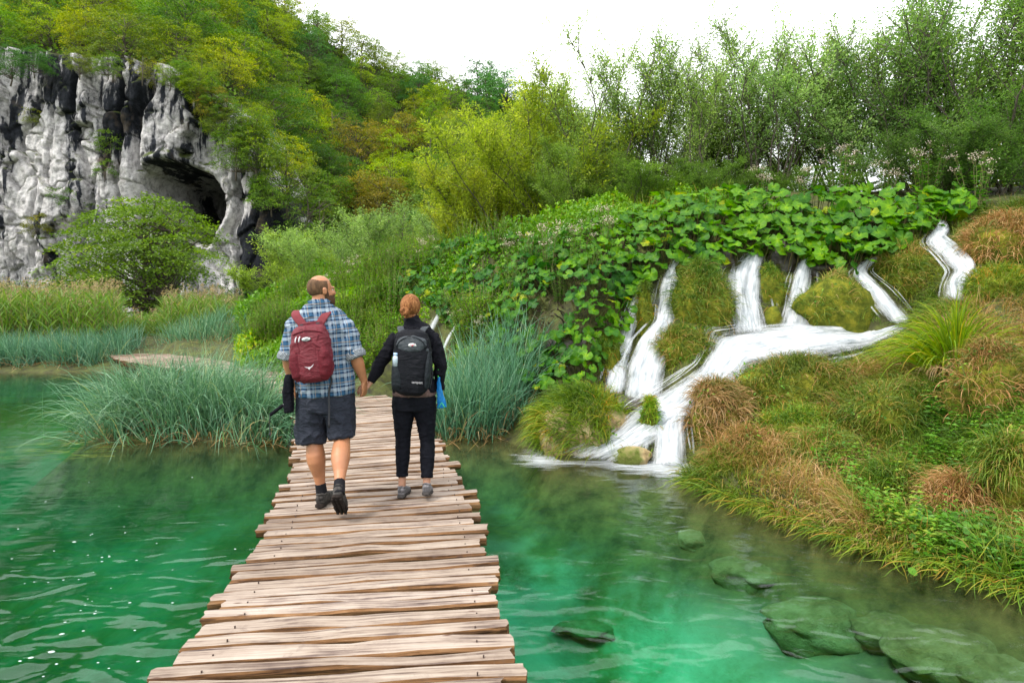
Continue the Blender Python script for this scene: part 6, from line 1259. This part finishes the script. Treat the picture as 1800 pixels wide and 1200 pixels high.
# ---- bag at his left hip and the pole with its hanging strap
hb = empty('hip_bag', (MX-.245, MY-.12, DECK+.93), 0, (.78, .7, .92)); tag(hb, 'black camera bag hanging at the bearded man\'s left hip', 'bag')
solid('bag', [loft([(.01, 0, .15, .028, .035), (0, 0, .12, .04, .05), (-.005, 0, 0, .046, .055), (0, 0, -.10, .046, .055), (0, 0, -.165, .043, .05)], 20, 3.4)], BLK, hb, .006, 1, wrinkle(4, .008, .003, (10, 10, 10)))
solid('flap', [loft([(.005, -.012, .155, .03, .04), (.004, -.014, .11, .044, .052), (.0, -.014, .02, .048, .055), (.0, -.014, .0, .04, .05)], 18, 3.2)], BLK, hb, .006, 1)
strap('strap', [(.03, 0, .12), (.05, -.0, .0), (.045, -.01, -.25), (.02, -.01, -.42), (.0, -.02, -.46)], .012, .004, WEB, hb, (0, 1, 0), 20); strap('carry_strap', [(.02, .0, .15), (.06, .03, .2), (.1, .05, .22)], .02, .004, WEB, hb, (0, 1, 0), 8)
sp_o = (-.275, .02, .86); st = empty('selfie_stick', (MX-.262, MY+.06, DECK+.87)); tag(st, 'black telescopic pole with foam grip held in the man\'s left hand', 'pole')
raw('shaft', loft(seg((.01, .0, .02), (-.10, -.02, -.075), .006, .006), 10), SLV, st); raw('grip', loft([(*(np.array([-.085, -.018, -.065])*(1-t)+np.array([-.19, -.03, -.145])*t), r_, r_) for t, r_ in ((0, .009), (.06, .014), (.5, .0145), (.94, .014), (1, .010))], 14), BLK, st)
strap('wrist_strap', [(-.19, -.03, -.15), (-.195, -.03, -.22), (-.19, -.03, -.29), (-.185, -.03, -.31), (-.19, -.03, -.345)], .005, .004, WEB, st, (1, 0, 0), 14); raw('toggle', ell((-.19, -.03, -.30), (.009, .009, .012)), WEB, st)
# ---- the woman
WX, WY = -.828, 5.2
wo_ = empty('person', (WX, WY, DECK)); tag(wo_, 'woman with auburn hair in a bun, black jacket and black leggings, seen from behind', 'person')
body = []; A, ax, f_, sd_ = head((-.033, .02, 1.585), R(4), SK2, body, .93)
body += [loft([(-.02, .0, 1.40, .065, .058), (-.028, .0, 1.46, .050, .052), (-.03, .005, 1.53, .047, .052)], 18), loft([(-.01, 0, 1.42, .08, .06), (-.005, 0, 1.36, .14, .08), (0, 0, 1.2, .135, .09), (0, 0, 1.02, .12, .085), (0, 0, .88, .145, .1), (0, 0, .78, .15, .1)], 22)]
arms = {-1: [(-.157, 0, 1.335), (-.262, -.03, 1.15), (-.348, -.115, .972)], 1: [(.157, 0, 1.335), (.222, -.02, 1.12), (.212, .03, .885)]}
for q in (-1, 1): body += [loft(seg(arms[q][0], arms[q][1], .042, .036), 14), loft(seg(arms[q][1], arms[q][2], .036, .023), 14)]
body += hand(arms[-1][2], (-.72, -.62, -.72), (-.2, -.75, .6), (-.55, .3, .6), .62, .93)
body += hand(arms[1][2], (-.03, .1, -1), (.95, -.2, 0), (0, 1, 0), .5, .92)
legs = {-1: [(-.085, 0, .80), (-.100, .02, .45), (-.100, -.015, .10)], 1: [(.088, 0, .80), (.112, .015, .45), (.118, -.085, .105)]}
for q in (-1, 1): body += [loft(seg(legs[q][0], legs[q][1], .08, .052), 16), loft([(*(np.array(legs[q][1])*(1-t)+np.array(legs[q][2])*t), r_, r_) for t, r_ in ((-.1, .05), (.25, .055), (.6, .042), (.85, .031), (1.05, .032))], 16)]
solid('body', body, SK2, wo_, .0058, 3); eyes(A, ax, .93, wo_)
shell('hair', A, (.080, .098, .096), lambda s_, f_, u_: np.minimum(1.3*sm(.52-f_-.35*np.minimum(u_, 0)*-1+.35*np.maximum(u_, 0), 0, .2)-.3, 1.3*sm(u_, -.95, -.75)-.3), .013, AUB, wo_)
solid('bun', [ell(A((-.022+.021*math.cos(a), -.140+.006*math.sin(a*2), -.025+.020*math.sin(a)), ), (.024, .020, .022)) for a in np.linspace(0, 2*PI, 8)[:-1]]+[ell(A((-.022, -.132, -.025)), (.034, .026, .032)), ell(A((-.015, -.105, -.03)), (.03, .03, .03)), ell(A((0, -.06, -.07)), (.045, .03, .03))], AUB, wo_, .005, 2, lambda q: fbm(q*np.array([120, 120, 60]), 2, 2)*.002)
for x_, z_ in ((-.07, -.06), (.072, -.065), (.06, -.085)): raw('loose_strand', loft([(*A((x_, -.01, z_+.05)), .003, .002), (*A((x_*1.12, -.015, z_)), .0025, .002), (*A((x_*1.08, -.02, z_-.045)), .001, .001)], 6), AUB, wo_)
jk = [loft([(0, 0, .885, .178, .125), (0, 0, .93, .172, .12), (0, 0, 1.05, .150, .11), (0, 0, 1.18, .160, .112), (0, 0, 1.30, .172, .112), (-.003, 0, 1.365, .168, .10), (-.01, 0, 1.415, .125, .082), (-.02, 0, 1.455, .072, .066), (-.026, 0, 1.49, .058, .060), (-.028, 0, 1.51, .056, .058)], 30, 2.2)]
for q in (-1, 1):
    a, b_, c_ = map(np.array, arms[q]); jk += [loft([(*(a*(1-t)+b_*t), r_, r_) for t, r_ in ((-.1, .042), (.1, .056), (.5, .055), (1, .050))], 18), loft([(*(b_*(1-t)+c_*t), r_, r_) for t, r_ in ((-.05, .050), (.3, .048), (.7, .040), (.97, .034))], 18)]
solid('jacket', jk, BLK, wo_, .007, 4, wrinkle(17, .014, .003, (9, 9, 9)))
solid('shirt_hem', [loft([(0, 0, .93, .165, .115), (0, 0, .90, .180, .127), (0, 0, .865, .184, .130), (0, 0, .852, .180, .127)], 26, 2.2)], BRN, wo_, .007, 2, wrinkle(5, .006, .002, (14, 14, 10)))
lg = [loft([(0, 0, .88, .168, .118), (0, 0, .82, .184, .128), (0, 0, .76, .186, .128), (0, 0, .73, .178, .12)], 26, 2.2)]
for q in (-1, 1):
    a, b_, c_ = map(np.array, legs[q]); lg += [loft([(*(a*(1-t)+b_*t), r_, r_*1.05) for t, r_ in ((-.05, .094), (.2, .096), (.55, .078), (.85, .064), (1.0, .061))], 20), loft([(*(b_*(1-t)+c_*t), r_, r_*1.05) for t, r_ in ((-.06, .061), (.25, .061), (.5, .054), (.72, .048), (.80, .047))], 20)]
solid('leggings', lg, LEG, wo_, .0065, 4, wrinkle(23, .006, .001, (10, 10, 13)))
for q in (-1, 1):
    b_, c_ = map(np.array, legs[q][1:]); d_ = nrm(c_-b_); p_ = b_*.2+c_*.8; raw('hem_cuff', loft([(*(p_+d_*x), r_, r_*1.05) for x, r_ in ((-.028, .047), (-.026, .051), (.0, .051), (.002, .044))], 20), LEG, wo_)
shoe(wo_, (-.100, -.075, 0), R(3), R(4), .245, SHG, SOG, .92); shoe(wo_, (.121, -.16, .052), R(-2), R(13), .245, SHG, SOG, .92)
# ---- her backpack
wb = empty('backpack', (WX, WY, DECK)); tag(wb, 'black backpack with grey top pocket on the auburn-haired woman\'s back', 'backpack')
C1 = (.018, -.205, 1.145); tw = lambda vf: tiltx(vf, C1, R(2), R(-3))
solid('main_bag', [tw(loft([(-.01, .02, .245, .10, .05), (-.01, .01, .23, .125, .075), (-.005, 0, .17, .145, .095), (0, 0, .06, .155, .105), (0, 0, -.08, .155, .108), (0, 0, -.17, .15, .10), (0, 0, -.215, .13, .09), (0, .01, -.235, .10, .06)], 28, 3.0))], BKP, wb, .007, 3, wrinkle(41, .006, .002, (6, 6, 6)))
solid('top_pocket', [tw(loft([(0, -.045, .215, .085, .03), (0, -.055, .19, .112, .045), (0, -.062, .145, .125, .052), (.0, -.068, .105, .10, .045), (0, -.07, .09, .06, .035)], 22, 2.4))], DG, wb, .006, 2, wrinkle(42, .006, .002, (10, 10, 10)))
raw('zip', tw(loft([(.118*math.cos(a), -.09-.018*math.sin(a), .115+.098*math.sin(a), .0045, .0045) for a in np.linspace(.1, PI-.1, 18)], 8)), DG2, wb)
solid('left_panel', [tw(loft([(-.125, -.03, .03, .022, .05), (-.12, -.04, -.03, .035, .065), (-.105, -.05, -.10, .05, .066), (-.10, -.048, -.17, .052, .062), (-.105, -.035, -.205, .04, .05)], 18, 2.5))], DG2, wb, .006, 2)
solid('right_panel', [tw(loft([(.14, -.03, .10, .015, .05), (.138, -.04, .0, .024, .066), (.135, -.045, -.1, .026, .066), (.13, -.035, -.19, .02, .05)], 16, 2.5))], DG2, wb, .006, 2)
for q in (-1, 1):
    strap('shoulder_strap', [(q*.06, -.13, 1.36), (q*.085, -.12, 1.40), (q*.10, -.09, 1.425), (q*.105, -.03, 1.432), (q*.108, .05, 1.40), (q*.11, .115, 1.30)], .056, .014, DG, wb, (1, 0, 0), 24)
    raw('bungee_toggle', tw(ell((q*.128, -.075, .07+.04*(q > 0)), (.013, .013, .016))), DG, wb)
    strap('side_strap', [tw(([p_], []))[0][0] for p_ in ((q*.15, .03, .05), (q*.165, .05, -.08), (q*.15, .03, -.2))], .016, .004, DG, wb, (0, 1, 0), 10)
strap('haul_loop', [tw(([(-.07+.14*t, .045, .235+.055*math.sin(PI*t)**.6)], []))[0][0] for t in np.linspace(0, 1, 11)], .012, .008, BKP, wb, (0, 1, 0), 16)
raw('badge', tw(loft([(.012, -.112, .148, .033, .016), (.012, -.118, .147, .032, .015)], 24)), WHT, wb); wing(.012, -.1185, .149, .022, .003, RED, wb, tw, 'badge_emblem')
tc_ = bpy.data.curves.new('lettering', 'FONT'); tc_.body = 'tempest'; tc_.size = .026; tc_.extrude = .0008; tc_.align_x = 'CENTER'; tc_.materials.append(SLV)
to0 = bpy.data.objects.new('t', tc_); S.collection.objects.link(to0); tm_ = bpy.data.meshes.new_from_object(to0.evaluated_get(bpy.context.evaluated_depsgraph_get())); bpy.data.objects.remove(to0)
tm_.name = 'lettering'; to = link('lettering', tm_, wb); to['kind'] = 'stuff'; to.location = Vector(C1)+Vector((.055, -.112, -.15)); to.rotation_euler = (R(90), R(4), R(4))
bt = empty('water_bottle', Vector((WX, WY, DECK))+Vector(tw(([(-.122, -.085, .035)], []))[0][0])); tag(bt, 'small clear water bottle in the side pocket of the black backpack', 'bottle')
raw('bottle', loft([(0, 0, -.06, .024, .024), (0, 0, .0, .025, .025), (0, 0, .015, .022, .022), (0, 0, .028, .013, .013)], 16), plain('clear_plastic', (.35, .42, .48), .15, .8), bt); raw('cap', loft([(0, 0, .026, .017, .017), (0, 0, .046, .017, .017)], 14), plain('blue_cap', (.35, .5, .72), .4, .5), bt)
# ---- blue bag
bb = empty('blue_bag', (WX+.235, WY-.05, DECK+.84)); tag(bb, 'translucent bright blue bag hanging beside the woman\'s right hand', 'bag')
m, nt, out = nodes('blue_nylon'); p = principled(nt, None, (.01, .24, .55), .35, .5, noise_(nt, coords(nt, 'Object', (20, 20, 6)), 1.2, 3), .8, .02); t_ = N(nt, 'ShaderNodeBsdfTranslucent'); t_.inputs[0].default_value = (.02, .42, .85, 1); ms = N(nt, 'ShaderNodeMixShader'); ms.inputs[0].default_value = .5
nt.links.new(p.outputs[0], ms.inputs[1]); nt.links.new(t_.outputs[0], ms.inputs[2]); nt.links.new(ms.outputs[0], out.inputs[0]); BLU = m
solid('pouch', [loft([(-.022, 0, .17, .006, .006), (-.02, 0, .13, .012, .010), (-.012, 0, .05, .024, .016), (0, 0, -.04, .034, .018), (.006, 0, -.085, .040, .014)], 16)], BLU, bb, .004, 1, wrinkle(9, .006, .002, (30, 30, 12)))
GRN = plain('neon_green', (.10, .75, .12), .5, .4); strap('cord', [(-.022, 0, .16), (-.03, -.0, .2), (-.022, -.01, .235), (-.035, 0, .25)], .006, .006, GRN, bb)
raw('green_mark', loft([(-.018, -.018, -.078, .003, .003), (.005, -.021, -.04, .004, .003), (.032, -.018, -.08, .003, .003)], 6, 2, (0, 1, 0)), GRN, bb)
